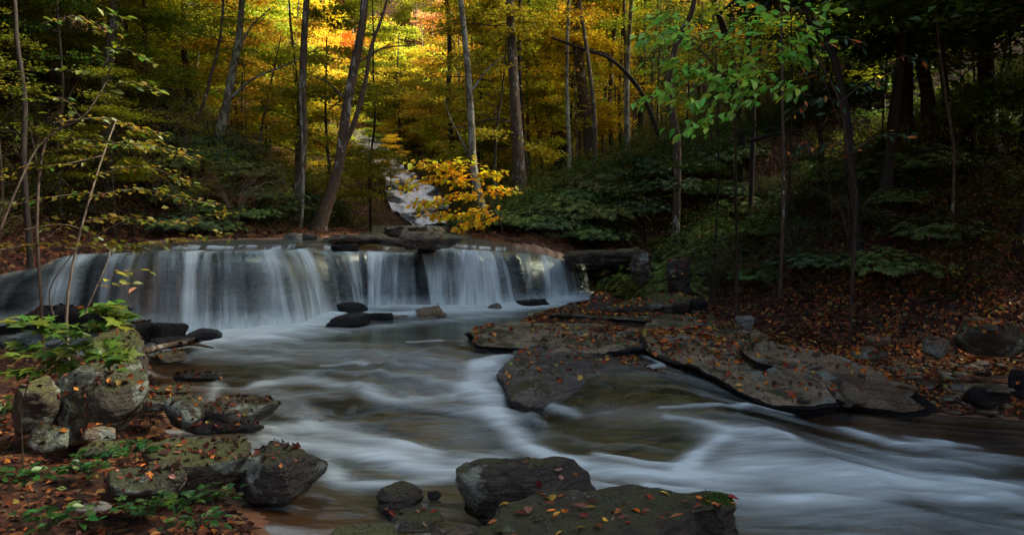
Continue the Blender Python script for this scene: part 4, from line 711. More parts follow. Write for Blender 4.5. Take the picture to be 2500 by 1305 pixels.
def bush_mesh(seed, R=.9, H=1.5, nst=16, nl=900, size=.075):
    r = np.random.default_rng(seed); pth, Cs = [], []
    for k in range(nst):
        az = r.uniform(0, 6.28); o = np.array([math.cos(az), math.sin(az), 0]) * R * r.uniform(.3, 1.1); top = o + [0, 0, H * r.uniform(.45, 1.1)]; P = catmull([[0, 0, -.1], o * .35 + [0, 0, top[2] * .6], top, top + o * .45 - [0, 0, .12 * H]], 12); pth.append((P, np.linspace(.012, .003, 12)))
        for j in range(5): a = P[r.integers(4, 12)]; e = a + unit(r.normal(size=3) * [1, 1, .3]) * r.uniform(.2, .5); pth.append((np.array([a, (a + e) / 2 + [0, 0, .04], e]), [.004, .003, .002])); Cs.append(a + (e - a) * r.uniform(.2, 1.1, (nl // nst // 5, 1)) + r.normal(0, .05, (nl // nst // 5, 3)))
    C = np.vstack(Cs); N = np.array([0, 0, 1]) + r.normal(0, .4, C.shape); L = size * r.uniform(.6, 1.3, len(C)); V, F = leaf_quads(C, r.normal(size=C.shape) * [1, 1, .3], N, L, L * .55); bV, bF = tubes(pth, 3)
    return mesh("foliage", V, F, M['leaf'], False, {"rnd": ('FACE', r.uniform(0, 1, len(C)))}), mesh("stems", bV, bF, M['twig_pale'])
BSH = [bush_mesh(330 + i) for i in range(4)]
def put_shrub(name, x, y, s, kinds, col, label, group=None, z=None):
    zs = .7 if name == 'rhododendron' else 1.0
    group = label
    z = float(ground_h(x, y)) if z is None else z; a, b_ = kinds[rg.integers(len(kinds))]; root = link(name, None, loc=(x, y, z - .05), rot=(0, 0, rg.uniform(0, 6.28)), scale=(s, s, s * zs), label=label, category="shrub")
    if group: root['group'] = group
    link("foliage", a, root, color=col); link("stems", b_, root); return root
RH = [(.080, .140, .040), (.100, .160, .036), (.055, .105, .034), (.125, .165, .036)]
rg = np.random.default_rng(31)
def inpix(x, y, u0, u1): u = U0 + FPX * x / y; return u0 < u < u1
scatter(95, (-2.5, 9), (19.2, 31), .75, lambda x, y: put_shrub("rhododendron", x, y, rg.uniform(.7, 1.15), RHO, pick(RH), f"rhododendron right of the falls, {place(x, y)}, {far_word(y, 22.5, 26)} row"), ok=lambda x, y: inpix(x, y, 1060, 1800) and poly_sd(x, y, RIVER) > .6 and y < 26.5)
scatter(34, (5, 20), (14.2, 26), 1.3, lambda x, y: put_shrub("rhododendron", x, y, rg.uniform(.6, 1.1), RHO, pick(RH), f"rhododendron on the right slope {place(x, y)}, {far_word(y, 16.5, 20.5)} row"), ok=lambda x, y: inpix(x, y, 1680, 2560) and poly_sd(x, y, VALLEY) > 1.2)
scatter(40, (-14, -7.6), (19.5, 30), .95, lambda x, y: put_shrub("rhododendron", x, y, rg.uniform(.6, 1.1), RHO, pick(RH), f"rhododendron on the left slope, {place(x, y)}, {far_word(y, 22.5, 26)} row"), ok=lambda x, y: inpix(x, y, 420, 790))
scatter(60, (-20, -7.5), (14.3, 28), 1.0, lambda x, y: put_shrub("bush", x, y, rg.uniform(.7, 1.3), BSH, pick([OLV, YG, GRN, OLV, (.20, .10, .03)]), f"twiggy yellowing bush on the left slope {place(x, y)}, {far_word(y, 18.5, 23)} row"), ok=lambda x, y: inpix(x, y, -60, 760))
scatter(60, (2, 18), (15, 33), 1.0, lambda x, y: put_shrub("bush", x, y, rg.uniform(.6, 1.1), BSH, pick([OLV, GRN, GRN, (.06, .09, .02)]), f"low twiggy bush on the right slope {place(x, y)}, {far_word(y, 19, 26)} row"), ok=lambda x, y: inpix(x, y, 1500, 2560) and poly_sd(x, y, VALLEY) > .8)
scatter(30, (-9, 6), (30, 45), 1.2, lambda x, y: put_shrub("bush", x, y, rg.uniform(.9, 1.6), BSH, pick([YG, YEL, OLV]), f"yellowing bush in the valley beyond the falls, {place(x, y)}"))
# ------------------------------------------------------------------ leaf shapes for things near the camera
def leaf_shape(kind, L=1.0):
    if kind == 'ovate': o = [(0, 0), (.12, .17), (.32, .27), (.55, .26), (.78, .15), (1, 0)]
    elif kind == 'lance': o = [(0, 0), (.2, .10), (.45, .15), (.7, .12), (1, 0)]
    if kind in ('ovate', 'lance'):
        o = np.array(o); mid_ = np.array([(x, 0, -.10 * x * x) for x, _ in o]); up = np.array([(x, y, y * .35 - .12 * x * x) for x, y in o]); dn = up * [1, -1, 1]; n = len(o); V = np.vstack([mid_, up, dn]); F = []
        for i in range(n - 1): F += [(i, i + 1, n + i + 1, n + i), (i, 2 * n + i, 2 * n + i + 1, i + 1)]
        Fq = np.array(F)
    else:                            # maple: five pointed lobes
        a = np.radians([180, 150, 118, 100, 72, 52, 38, 20, 0, -20, -38, -52, -72, -100, -118, -150]); rr = np.array([.12, .34, .40, .22, .55, .30, .36, .30, .68, .30, .36, .30, .55, .22, .40, .34]) ; c = np.array([.32, 0, 0.]); ring = np.stack([.32 + rr * np.cos(a), rr * np.sin(a) * 1.05, -.10 * rr ** 2 * 2], 1)
        V = np.vstack([[c], ring]); n = len(ring); Fq = np.array([(0, 1 + i, 1 + (i + 1) % n) for i in range(n)])
    V = V * L; return V, Fq
LEAF = {}
for kind in ('ovate', 'lance', 'maple'):
    for mt in ('leaf', 'leaf_evergreen', 'leaf_fallen'):
        V, F = leaf_shape(kind); LEAF[kind, mt] = [mesh("leaf", V, F, M[mt], False, {"rnd": ('FACE', np.full(len(F), q))}) for q in (.1, .3, .5, .7, .9)]
def leafy(name, label, cat, stems, twigs, kind, size, n, cols, more=0, mat='leaf', droop=.25, wmat='twig', spread=.5, foot=None, group=None, flat=.35):
    """stems and twigs: ([(u, v, d), ...], width in px).  Leaves sit along the twigs, each an object of its own."""
    T = [(catmull([PD(*p) for p in pts], 12), w) for pts, w in stems + twigs]; O = T[0][0][0].copy(); gz = float(ground_h(O[0], O[1])) - .1
    if foot and O[2] > gz: T[0] = (np.vstack([[O[0], O[1], gz], T[0][0]]), T[0][1]); O = np.array([O[0], O[1], gz])
    root = link(name, None, loc=O, label=label, category=cat)
    if group: root['group'] = group
    for k, (P, w) in enumerate(T):
        d = P[:, 1].mean(); V, F = tubes([(P, np.linspace(1, .35, len(P)) * w / 2 / FPX * d)], 6 if w > 5 else 4, .06, k)
        link("stem" if k < len(stems) else "twig", mesh("stem" if k < len(stems) else "twig", V - O, F, M[wmat], True), root)
    lens = np.array([np.linalg.norm(P[-1] - P[0]) for P, w in T[len(stems):]]); cnt = np.maximum(3, (n * lens / lens.sum())).astype(int)
    if more:
        C, D, N = [], [], []
        for (P, w), c in zip(T[len(stems):], np.maximum(3, more * lens / lens.sum()).astype(int)):
            dr = unit(P[-1] - P[0]); sd = unit(np.cross(dr, [0, 0, 1])); tt_ = rg.uniform(.0, 1, c) * (len(P) - 1); pp = np.stack([np.interp(tt_, np.arange(len(P)), P[:, q]) for q in range(3)], 1)
            C.append(pp + rg.normal(0, spread * 1.7, (c, 3)) * size * [1, 1, .4]); D.append(dr * .6 + sd * rg.choice([-1, 1], (c, 1)) * .7 + [0, 0, -droop] + rg.normal(0, .25, (c, 3))); N.append(np.array([0, -.15, 1]) + rg.normal(0, flat, (c, 3)))
        C, D, N = np.vstack(C), np.vstack(D), np.vstack(N); V, F = leaf_quads(C - O, D, N, size * rg.uniform(.5, 1.05, len(C)), size * .55, .15); link("leaves", mesh("leaves", V, F, M[mat], False, {"rnd": ('FACE', rg.uniform(0, 1, len(C)))}), root, color=pick(cols, .1), kind="stuff")
    for (P, w), c in zip(T[len(stems):], cnt):
        dr = unit(P[-1] - P[0]); sd = unit(np.cross(dr, [0, 0, 1])); 
        for j in range(c):
            t = rg.uniform(.08, 1) * (len(P) - 1); i = int(min(t, len(P) - 2)); p = P[i] + (P[i + 1] - P[i]) * (t - i); s = 1 if j % 2 else -1
            D = dr * rg.uniform(.2, .9) + sd * s * rg.uniform(.3, 1) + np.array([0, 0, -droop * rg.uniform(.3, 1.6)]) + rg.normal(0, .12, 3); D = unit(D); N = unit(np.array([0, -.15, 1]) + rg.normal(0, flat, 3)); L = size * rg.uniform(.6, 1.2)
            p = p + rg.normal(0, spread, 3) * size * [1, 1, .4]
            S = unit(np.cross(N, D)); N = np.cross(D, S); from_m = ((D[0], S[0], N[0]), (D[1], S[1], N[1]), (D[2], S[2], N[2]))
            from mathutils import Matrix; e = Matrix(from_m).to_euler()
            link("leaf", LEAF[kind, mat][rg.integers(5)], root, loc=p - O, rot=e, scale=L, color=pick(cols, .12))
    return root
rg = np.random.default_rng(41)
GR1 = [(.30, .58, .09), (.36, .64, .12), (.22, .48, .08), (.44, .64, .10)]
leafy("leafy_sapling", "sapling with sprays of bright green leaves leaning out of the right slope", "tree",
      [([(1800, 620, 13.6), (1796, 500, 12.8), (1797, 400, 12.2), (1794, 300, 11.8), (1790, 215, 11.6), (1750, 165, 11.4), (1700, 112, 11.2)], 9)],
      [([(1980, 235, 11.0), (1900, 214, 11.2), (1830, 246, 11.2), (1740, 292, 10.9), (1660, 328, 10.6)], 3), ([(1792, 240, 11.6), (1850, 180, 11.5), (1900, 135, 11.3), (1960, 100, 11.1), (2005, 80, 11)], 4), ([(1795, 215, 11.6), (1815, 130, 11.4), (1835, 40, 11.2), (1860, -20, 11)], 4),
       ([(1700, 112, 11.2), (1650, 85, 11), (1600, 90, 10.8), (1566, 115, 10.7)], 3), ([(1700, 112, 11.2), (1650, 60, 11), (1590, 40, 10.8)], 3), ([(1770, 190, 11.5), (1700, 180, 11.2), (1640, 215, 11), (1560, 250, 10.8)], 3), ([(1790, 215, 11.6), (1730, 195, 11.3), (1670, 160, 11.1), (1610, 150, 10.9)], 3), ([(1815, 130, 11.4), (1760, 95, 11.2), (1735, 85, 11.1)], 3),
       ([(1835, 60, 11.2), (1880, 55, 11), (1920, 30, 11)], 3), ([(1900, 135, 11.3), (1950, 150, 11.2), (2000, 145, 11)], 3), ([(1960, 100, 11.1), (2000, 40, 11), (2030, 20, 11)], 3), ([(1860, 200, 11.4), (1800, 225, 11.2), (1720, 255, 11), (1650, 240, 10.9)], 3)],
      'ovate', .20, 290, GR1, 330, droop=.45, flat=.45, foot=True)
leafy("yellow_sapling", "golden beech sapling at the centre before the distant cascade", "tree",
      [([(1235, 590, 21.6), (1215, 530, 21.2), (1180, 480, 20.8), (1135, 450, 20.4), (1095, 425, 20)], 6)],
      [([(1180, 480, 20.8), (1120, 480, 20.5), (1060, 495, 20.2), (1015, 500, 20)], 3), ([(1135, 450, 20.4), (1080, 435, 20), (1020, 445, 19.8), (990, 462, 19.6)], 3), ([(1095, 425, 20), (1050, 405, 19.8), (1010, 400, 19.6)], 3), ([(1150, 460, 20.6), (1110, 420, 20.3), (1080, 405, 20)], 3), ([(1200, 510, 21), (1150, 520, 20.8), (1090, 530, 20.5), (1050, 525, 20.3)], 3), ([(1210, 525, 21), (1160, 545, 20.9), (1120, 555, 20.6)], 3), ([(1180, 480, 20.8), (1210, 460, 20.8), (1250, 470, 20.9)], 3), ([(1135, 450, 20.4), (1180, 425, 20.4), (1220, 430, 20.5)], 3), ([(1095, 425, 20), (1110, 395, 19.9), (1150, 400, 19.9)], 3)],
      'ovate', .23, 285, more=650, cols=[(.80, .84, .05), (.90, .78, .04), (.62, .76, .06), (.95, .66, .04)], droop=.3, foot=True)
YLF = [(.15, .135, .014), (.09, .12, .015), (.21, .145, .014), (.06, .10, .014)]
leafy("yellow_twig_sapling", "near sapling whose long twigs hold yellow-green leaves over the left bank", "tree",
      [([(162, 780, 9.09), (168, 700, 9.09), (192, 580, 9.09), (235, 430, 9.23), (262, 350, 9.37), (285, 290, 9.51)], 8), ([(132, 775, 8.95), (120, 715, 8.80), (150, 655, 8.80), (210, 590, 8.80), (300, 540, 8.66)], 5)],
      [([(130, 300, 9.37), (250, 288, 9.23), (330, 315, 8.95), (405, 325, 8.80)], 3), ([(190, 365, 9.37), (300, 350, 9.09), (420, 368, 8.80), (490, 392, 8.66)], 3), ([(235, 430, 9.23), (330, 405, 8.95), (420, 425, 8.66), (470, 450, 8.52)], 3), ([(220, 480, 9.23), (330, 462, 8.95), (450, 485, 8.66), (545, 500, 8.52)], 3), ([(205, 540, 9.23), (300, 530, 8.95), (420, 545, 8.66), (560, 515, 8.52)], 3), ([(190, 600, 9.09), (330, 600, 8.80), (440, 585, 8.66), (560, 575, 8.52)], 3), ([(60, 560, 8.80), (160, 548, 8.95), (260, 585, 8.80), (330, 610, 8.66)], 3),
       ([(0, 610, 8.52), (90, 595, 8.66), (170, 600, 8.80)], 3), ([(250, 380, 9.23), (160, 400, 8.95), (60, 410, 8.66)], 3), ([(225, 470, 9.23), (130, 480, 8.95), (30, 500, 8.66)], 3)],
      'ovate', .115, 290, YLF, 320, droop=.2, wmat='twig_pale', foot=True, flat=.3)
leafy("upper_left_sapling", "shaded sapling with dull yellow leaf layers at upper left", "tree",
      [([(90, 560, 8.6), (96, 430, 8.8), (120, 330, 9), (200, 290, 9), (260, 200, 9.2)], 8), ([(0, 560, 8.2), (50, 440, 8.3), (100, 350, 8.5), (180, 292, 8.6)], 7)],
      [([(120, 330, 9), (220, 150, 9), (300, 120, 9), (380, 160, 8.8)], 3), ([(96, 430, 8.8), (60, 200, 8.8), (120, 170, 8.6), (220, 180, 8.4)], 3), ([(240, 230, 9), (320, 200, 8.8), (400, 230, 8.6)], 3), ([(200, 290, 9), (150, 240, 8.8), (60, 250, 8.6)], 3), ([(260, 200, 9.2), (300, 60, 9), (260, 30, 9)], 3), ([(120, 330, 9), (200, 340, 8.7), (300, 350, 8.5), (380, 345, 8.3)], 3), ([(100, 60, 8.8), (180, 40, 8.8), (260, 70, 8.6)], 3)],
      'ovate', .115, 230, [(.10, .13, .015), (.16, .15, .015), (.06, .10, .014)], droop=.2, foot=True)
leafy("green_maple_sapling", "low sapling with broad green lobed leaves beside the lichen boulder", "plant",
      [([(50, 1010, 6.83), (80, 900, 6.83), (140, 840, 6.83), (200, 800, 6.83), (230, 770, 6.83)], 5)],
      [([(200, 810, 6.83), (250, 790, 6.71), (300, 780, 6.59)], 3), ([(170, 880, 6.83), (110, 850, 6.71), (40, 860, 6.59)], 3), ([(180, 850, 6.83), (130, 800, 6.83), (50, 780, 6.83)], 3), ([(180, 850, 6.83), (240, 850, 6.59), (300, 870, 6.34)], 3), ([(170, 880, 6.83), (110, 900, 6.59), (20, 900, 6.47)], 3), ([(230, 770, 6.83), (250, 750, 6.71), (290, 745, 6.59)], 3)],
      'maple', .20, 150, more=60, cols=[(.08, .16, .022), (.055, .12, .018), (.13, .17, .022)], droop=.15, foot=True, flat=.25, spread=.35)
leafy("twig", "pale broken stick with a few yellowed leaves standing before the falls", "twig", [([(207, 765, 6.0), (240, 690, 6.0), (262, 640, 6.05), (270, 610, 6.1)], 5)],
      [([(250, 700, 6), (300, 690, 5.9), (345, 695, 5.8)], 2), ([(240, 690, 6), (290, 665, 5.9), (340, 662, 5.8)], 2)], 'ovate', .10, 16, [(.38, .32, .04), (.25, .28, .04), (.45, .28, .10)], droop=.2, wmat='twig_pale')
leafy("upper_right_rhododendron", "tall dark rhododendron with drooping orange leaves on the right slope", "shrub",
      [([(2090, 470, 13.2), (2070, 380, 13), (2050, 250, 12.8), (1990, 130, 12.6), (1960, 40, 12.4)], 9)],
      [([(2050, 250, 12.8), (2000, 240, 12.5), (1930, 280, 12.2)], 4), ([(2050, 250, 12.8), (2120, 200, 12.6), (2180, 210, 12.4)], 4), ([(1990, 130, 12.6), (2050, 90, 12.4), (2110, 120, 12.2)], 4), ([(2070, 380, 13), (2150, 330, 12.8), (2230, 330, 12.6)], 4), ([(2070, 380, 13), (1990, 350, 12.8), (1920, 380, 12.6)], 4), ([(2050, 300, 12.9), (2000, 180, 12.7), (1940, 190, 12.5)], 4), ([(2120, 200, 12.6), (2200, 140, 12.4), (2260, 150, 12.2)], 4)],
      'lance', .17, 190, [(.03, .075, .03), (.04, .09, .03), (.025, .06, .03), (.03, .075, .03), (.5, .17, .03)], mat='leaf_evergreen', droop=.6, flat=.7, foot=True)
# low green plants of the left bank
for k, (u, v, s, lab) in enumerate([(255, 1125, 1.0, "leafy green herb under the olive mossy stone"), (330, 1105, .9, "small green herb left of the pale green boulder's top"), (215, 1160, 1.0, "green herb with broad leaves between boulders low on the left"), (345, 1262, 1.2, "spreading dark green plant at the bottom left"),
        (430, 1248, 1.2, "bushy green plant below the pale green boulder"), (120, 1290, 1.3, "dark green plant in the bottom left corner"), (520, 1218, .9, "ferny green plant at the stream edge beside the rounded dark boulder"), (60, 1180, 1.1, "dim green plant at the left edge among the leaf litter"), (480, 1290, 1.1, "green plant at the very bottom left of the brown shallows"), (30, 1010, 1.0, "green herb at the left edge beside the white-lichened boulder")]):
    d = float(PZ(u, v, .12)[1]); tw = [([(u, v, d), (u + a * 38 * s, v - 26 * s, d - .02 * abs(a)), (u + a * 62 * s, v - (14 + 8 * (q % 3)) * s, d - .12 * (q % 3 - 1))], 2.2) for q, a in enumerate(np.linspace(-1, 1, 7))]
    leafy("green_plant", lab, "plant", [([(u, v + 12, d), (u, v - 12, d), (u + 3, v - 40 * s, d)], 3)], tw, 'maple' if k % 3 == 0 else 'ovate', .075 * s * d / 5, 44, [(.035, .11, .02), (.055, .14, .03), (.025, .08, .02)], droop=.1)
for u, v, lab in [(830, 0, ""), ]: pass
# driftwood
P = catmull([PZ(u, v, z) for u, v, z in [(330, 868, .12), (375, 852, .18), (420, 840, .20), (462, 832, .24), (480, 830, .30)]], 14); P2 = catmull([PZ(u, v, z) for u, v, z in [(440, 838, .22), (480, 840, .16), (520, 848, .12)]], 8); V1, F1 = tubes([(P, np.linspace(.06, .045, 14))], 8, .25, 5); V2, F2 = tubes([(P2, np.linspace(.045, .015, 8))], 7, .2, 6)
root = link("driftwood_branch", None, loc=P[0], label="forked brown driftwood branch sticking out over the left pool edge", category="branch"); link("branch", mesh("branch", V1 - P[0], F1, M['bark_brown'], True), root); link("side_branch", mesh("side_branch", V2 - P[0], F2, M['bark_brown'], True), root)

# ------------------------------------------------------------------ litter, cobbles, brush
AV, AF, off = [], [], 0
for V, F in SURF:
    F = np.asarray(F); F = F if F.shape[1] == 4 else np.hstack([F, F[:, -1:]]); AV.append(V); AF.append(F + off); off += len(V)
AVc = np.vstack(AV); AFc = np.vstack(AF); near = (AVc[AFc[:, 0], 1] < 34) & (AVc[AFc[:, 0], 1] > 2) & (abs(AVc[AFc[:, 0], 0]) < 24); AFc = AFc[near]
polys = [tuple(f[:3]) if f[2] == f[3] else tuple(f) for f in AFc.tolist()]; BVH = BVHTree.FromPolygons(AVc.tolist(), polys)
def drop(x, y):
    h = BVH.ray_cast(Vector((x, y, 30)), Vector((0, 0, -1))); return (h[0], h[1] if h[1].z > 0 else -h[1]) if h[0] is not None else (None, None)
rg = np.random.default_rng(51)
def litter(n, sampler, size, mat, name, label, dens=None, minz=.015):
    C, N = [], []
    for _ in range(n):
        x, y = sampler(); p, m = drop(x, y)
        if p is None or m.z < .25: continue
        if y < lipline(x) + .5 and p.z < level(x, y) + minz and x < 12: continue
        if y > lipline(x) + .5 and p.z < 1.63 and poly_sd(x, y, RIVER) < 0: continue
        if dens is not None and rg.uniform() > dens(x, y, p.z): continue
        C.append(p); N.append(m)
    C = np.array([c[:] for c in C]); N = np.array([c[:] for c in N]); N = unit(N + rg.normal(0, .38, N.shape)); L = size * rg.uniform(.5, 1.35, len(C)); D = rg.normal(size=C.shape); D -= N * (D * N).sum(1)[:, None]
    V, F = leaf_quads(C + np.array([0, 0, .012]) + N * (L * .12)[:, None], D, N, L, L * rg.uniform(.5, .9, len(C)), rg.uniform(-.1, .35)); link(name, mesh(name, V, F, M[mat], False, {"rnd": ('FACE', rg.uniform(0, 1, len(C)))}), kind="stuff", label=label)
def slabdens(x, y, z): return .30 + .7 * float(sstep(.6, 1.6, poly_sd(x, y, RIVER)))
litter(7000, lambda: (rg.uniform(.2, 11.5), rg.uniform(9.2, 17)), .085, 'litter', "leaf_litter", "orange and red fallen leaves covering the right bank", lambda x, y, z: .18 + .82 * float(sstep(-.2, .6, noise(x * .9, y * .9, 0, 400) + float(sstep(2.2, 5.5, x + (y - 11) * .25)) * 1.1)) * (1 if x > 2.2 or y > 12 else .3))
litter(5200, lambda: (rg.uniform(5.5, 11.5), rg.uniform(9.0, 13.5)), .075, 'litter', "leaf_litter", "dense carpet of fallen leaves at the right waterline")
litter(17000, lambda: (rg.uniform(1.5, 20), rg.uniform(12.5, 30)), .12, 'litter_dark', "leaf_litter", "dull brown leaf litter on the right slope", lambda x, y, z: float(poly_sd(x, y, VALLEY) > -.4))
litter(16000, lambda: (rg.uniform(5, 18), rg.uniform(11.5, 24)), .11, 'litter', "leaf_litter", "red brown leaves thick on the lower right slope", lambda x, y, z: .45 * float(poly_sd(x, y, VALLEY) > -.6))
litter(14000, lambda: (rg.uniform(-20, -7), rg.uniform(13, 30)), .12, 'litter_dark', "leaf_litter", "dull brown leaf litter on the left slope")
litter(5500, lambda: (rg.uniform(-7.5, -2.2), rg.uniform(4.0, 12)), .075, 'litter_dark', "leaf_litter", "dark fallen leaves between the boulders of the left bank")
litter(450, lambda: (rg.uniform(-7.5, -2.2), rg.uniform(4.2, 10)), .075, 'litter', "leaf_litter", "red and orange leaves scattered on the left bank")
litter(1500, lambda: (rg.uniform(-9, 1), rg.uniform(21, 30)), .10, 'litter', "leaf_litter", "fallen leaves along the far bank above the falls")
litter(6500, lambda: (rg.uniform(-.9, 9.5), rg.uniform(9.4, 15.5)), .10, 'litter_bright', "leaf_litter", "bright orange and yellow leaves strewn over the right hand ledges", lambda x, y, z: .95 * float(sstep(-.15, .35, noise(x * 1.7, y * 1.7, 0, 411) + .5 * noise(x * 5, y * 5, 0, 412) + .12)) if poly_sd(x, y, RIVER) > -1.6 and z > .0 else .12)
# single leaves nearest the camera
LCOL = [("orange", (.48, .13, .02)), ("yellow", (.46, .27, .04)), ("red", (.19, .022, .014)), ("brown", (.16, .06, .03)), ("dark red", (.10, .012, .012)), ("pinkish brown", (.30, .13, .09))]
def leaf_obj(x, y, size, col, kind, label, group, tilt=.25):
    p, m = drop(x, y)
    if p is None or m.z < .2 or p.z < level(x, y) + .02: return False
    from mathutils import Matrix
    N = unit(np.array(m[:]) + rg.normal(0, tilt, 3)); D = rg.normal(size=3); D = unit(D - N * (D @ N)); S = np.cross(N, D); e = Matrix(((D[0], S[0], N[0]), (D[1], S[1], N[1]), (D[2], S[2], N[2]))).to_euler()
    o = link("fallen_leaf", LEAF[kind, 'leaf_fallen'][rg.integers(5)], loc=(p.x, p.y, p.z + size * .14 + .004), rot=e, scale=size, color=col, label=label, category="leaf", group=group); return True
def leaf_field(n, u0, u1, v0, v1, zz, where, group, size=.07, probs=(.28, .17, .2, .2, .05, .1)):
    k = 0
    for _ in range(n * 3):
        u, v = rg.uniform(u0, u1), rg.uniform(v0, v1); q = PZ(u, v, zz); i = rg.choice(6, p=probs); c = tuple(float(a) for a in np.array(LCOL[i][1]) * rg.uniform(.7, 1.2)); kd = ['ovate', 'lance', 'maple', 'ovate'][rg.integers(4)]
        if leaf_obj(float(q[0]), float(q[1]), size * rg.uniform(.6, 1.25), c, kd, f"{LCOL[i][0]} fallen leaf lying on {where}", f"{LCOL[i][0]} leaves on {group}"): k += 1
        if k >= n: break
leaf_field(58, 1200, 1780, 1190, 1300, .12, "the broad mossy slab at the front", "the front slab", .10)
leaf_field(12, 1250, 1405, 1110, 1180, .05, "the large dark mossy boulder behind the front slab", "the large dark boulder", .08, (.15, .1, .35, .25, .1, .05))
leaf_field(16, 880, 1180, 1215, 1290, -.2, "the small wedged rocks left of the front slab", "the wedged rocks", .08, (.1, .03, .5, .2, .12, .05))
leaf_field(42, 345, 590, 1060, 1130, .02, "the mossy ledge on the left bank", "the left mossy ledge", .075, (.3, .08, .27, .2, .05, .1))
leaf_field(8, 490, 650, 960, 1010, -.05, "the flat tilted brown rock", "the tilted brown rock", .06)
leaf_field(7, 600, 750, 1070, 1130, .1, "the rounded dark boulder", "the rounded dark boulder", .06)
leaf_field(18, 315, 470, 945, 1000, .0, "the low rocks in the left shallows", "the low left rocks", .07)
leaf_field(60, 30, 560, 1140, 1300, .12, "the dark ground of the lower left corner", "the lower left ground", .07, (.16, .05, .3, .3, .1, .09))
C, N = [], []
for _ in range(1500):
    q = PZ(1758 + rg.normal(0, 17), 1226 + rg.normal(0, 14), .06); p, m = drop(float(q[0]), float(q[1]))
    if p is not None and p.z > -.25: C.append(p[:]); N.append(m[:])
C, N = np.array(C), np.array(N); V, F = leaf_quads(C + N * .008, rg.normal(size=C.shape), unit(N + rg.normal(0, .6, N.shape)), .022, .014, .1); link("moss", mesh("moss", V, F, M['leaf'], False, {"rnd": ('FACE', rg.uniform(0, 1, len(C)))}), color=(.06, .12, .015), kind="stuff", label="bright green moss cushion on the right nose of the front slab")
# cobbles on the right bank
COB = []
for s in range(5):
    V, F = rock_shape(600 + s, .5, .38, .16, 2, 9, .8, .05); COB.append([mesh("cobble", V, F, M[m], True) for m in ('rock_grey', 'rock_tan', 'rock_brown')])
k = 0
for _ in range(900):
    u, v = rg.uniform(1900, 2480), rg.uniform(835, 985); q = PZ(u, v, .15); x, y = float(q[0]), float(q[1]); p, m = drop(x, y)
    if p is None or m.z < .6 or p.z < level(x, y) + .03 or (v > 940 and u < 2250) or (u < 2150 and rg.uniform() < .6): continue
    link("cobble", COB[rg.integers(5)][rg.integers(3)], loc=(x, y, p.z), rot=(rg.normal(0, .15), rg.normal(0, .15), rg.uniform(0, 6.28)), scale=rg.uniform(.12, .34), label="small flat stone lying among the fallen leaves of the right bank", category="stone", group="flat stones on the right bank"); k += 1
    if k >= 130: break
M['twig_red'] = bark_mat('twig_bark_red', (.07, .04, .025), (.17, .10, .06))
# leafless brush and roots on the lower slopes
def brush(n, sampler, name, label, mat, hl=(.4, 1.2), rad=.006):
    pth = []
    for _ in range(n):
        x, y = sampler(); z = float(ground_h(x, y)); 
        if poly_sd(x, y, VALLEY) < -.3: continue
        L = rg.uniform(*hl); a = rg.uniform(0, 6.28); o = np.array([math.cos(a), math.sin(a) - .3, rg.uniform(.2, 1.2)]); o = unit(o) * L; P = catmull([[x, y, z - .05], np.array([x, y, z]) + o * .5 + rg.normal(0, .12, 3), np.array([x, y, z]) + o + [0, 0, -.2 * L] + rg.normal(0, .15, 3), np.array([x, y, z]) + o * 1.3 + [0, 0, -.5 * L] + rg.normal(0, .15, 3)], 9); pth.append((P, np.linspace(1, .3, 9) * rad * rg.uniform(.5, 1.6)))
    V, F = tubes(pth, 3); link(name, mesh(name, V, F, M[mat], True), kind="stuff", label=label)
brush(1700, lambda: (rg.uniform(3.5, 15), rg.uniform(12.5, 22)), "brush", "tangle of bare twigs and roots on the right slope", 'twig_red')
brush(700, lambda: (rg.uniform(-18, -7.5), rg.uniform(13.5, 26)), "brush", "tangle of bare brown twigs on the left slope", 'twig_pale', (.5, 1.6))

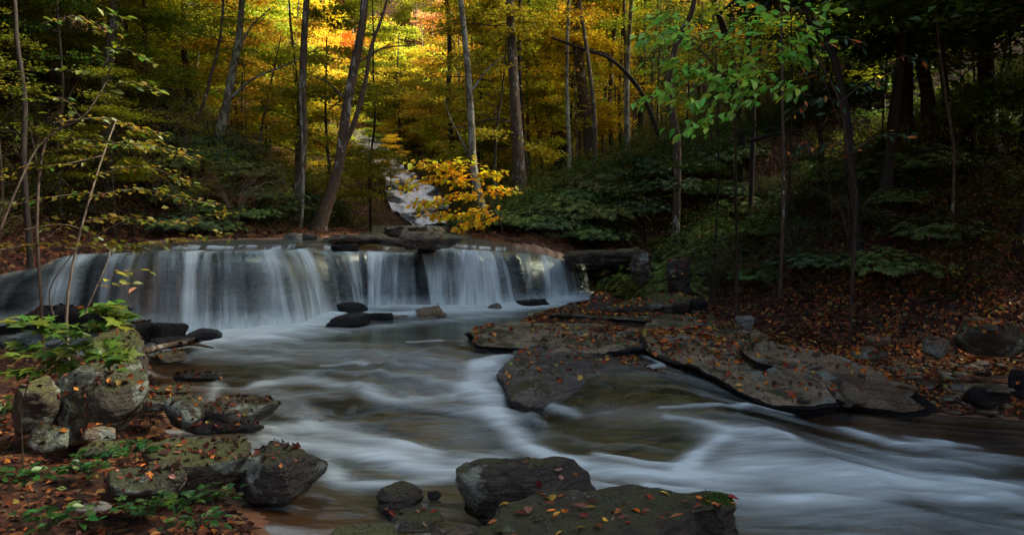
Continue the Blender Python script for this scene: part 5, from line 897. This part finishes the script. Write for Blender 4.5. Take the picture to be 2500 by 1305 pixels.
# ------------------------------------------------------------------ undergrowth too fine to count
M['scrub'] = leaf_mat("scrub_leaf", 0, .3, .02, .5, [(0, (.018, .030, .009)), (.28, (.035, .052, .012)), (.5, (.07, .085, .015)), (.64, (.075, .035, .016)), (.78, (.14, .06, .02)), (.9, (.17, .15, .022))])
M['scrub_mix'] = leaf_mat('scrub_leaf_mixed', 0, .35, .02, .5, [(0, (.04, .07, .018)), (.3, (.08, .13, .025)), (.55, (.13, .17, .03)), (.72, (.20, .19, .03)), (.84, (.14, .06, .022)), (.93, (.38, .18, .03))])
M['scrub_gold'] = leaf_mat("scrub_leaf_gold", 0, .4, .02, .5, [(0, (.06, .08, .012)), (.3, (.14, .16, .018)), (.55, (.28, .24, .022)), (.78, (.40, .22, .03)), (.9, (.12, .06, .02))])
def scrub(n, xr, yr, mat, name, label, u=(-80, 2600), size=.085, hmax=1.0, seed=1, vmin=.15):
    r = np.random.default_rng(seed); x = r.uniform(*xr, n * 3); y = r.uniform(*yr, n * 3); uu = U0 + FPX * x / y; dv = poly_sd(x, y, VALLEY)
    k = (uu > u[0]) & (uu < u[1]) & (dv > vmin) & (r.uniform(size=n * 3) < .35 + .65 * sstep(-.3, .4, noise(x * .6, y * .6, 0, seed))) & (line_d(x, y, CASC)[0] > 1.5) & (np.hypot(x - 3.1, y - 20.3) > 1.7); x, y = x[k][:n], y[k][:n]; m = 16; z = ground_h(x, y)
    hh = hmax * r.uniform(0, 1, len(x)) ** 1.6; C = np.repeat(np.stack([x, y, z + hh], 1), m, 0) + r.normal(0, 1, (len(x) * m, 3)) * [.22, .22, .07]; N = np.array([0, 0, 1]) + r.normal(0, .5, C.shape); L = size * r.uniform(.5, 1.4, len(C))
    V, F = leaf_quads(C, r.normal(size=C.shape) * [1, 1, .4], N, L, L * .5); q = np.repeat(r.uniform(0, 1, len(x)), m) * .7 + r.uniform(0, .3, len(C)); link(name, mesh(name, V, F, M[mat], False, {"rnd": ('FACE', q)}), kind="stuff", label=label)
scrub(5200, (-22, -6), (14, 32), 'scrub', "undergrowth", "mixed low undergrowth on the dark left slope", (-80, 900), seed=3)
scrub(7500, (2, 20), (13.5, 30), 'scrub', "undergrowth", "mixed low undergrowth on the dark right slope", (1400, 2600), seed=4, vmin=1.2)
scrub(4200, (-14, 14), (26, 60), 'scrub_gold', "undergrowth", "golden low growth on the valley sides beyond the falls", (560, 1900), size=.12, seed=5)
scrub(1500, (-8.5, 3), (21, 30), 'scrub', "undergrowth", "low growth along the far bank", (560, 1300), seed=6, hmax=.7)
scrub(1800, (-17, -2), (32, 62), 'scrub_gold', "undergrowth", "leafy growth pressing in beside the distant cascade", (700, 1180), size=.12, seed=7, hmax=1.6, vmin=-1.0)
scrub(3500, (9, 34), (18, 44), 'scrub', "undergrowth", "low dark growth high on the right slope", (1900, 2600), size=.10, seed=8)
scrub(3600, (-2, 9), (19.5, 30), 'scrub_mix', "undergrowth", "mixed green growth over the rhododendrons right of the falls", (1080, 1760), size=.085, seed=9, hmax=1.3)
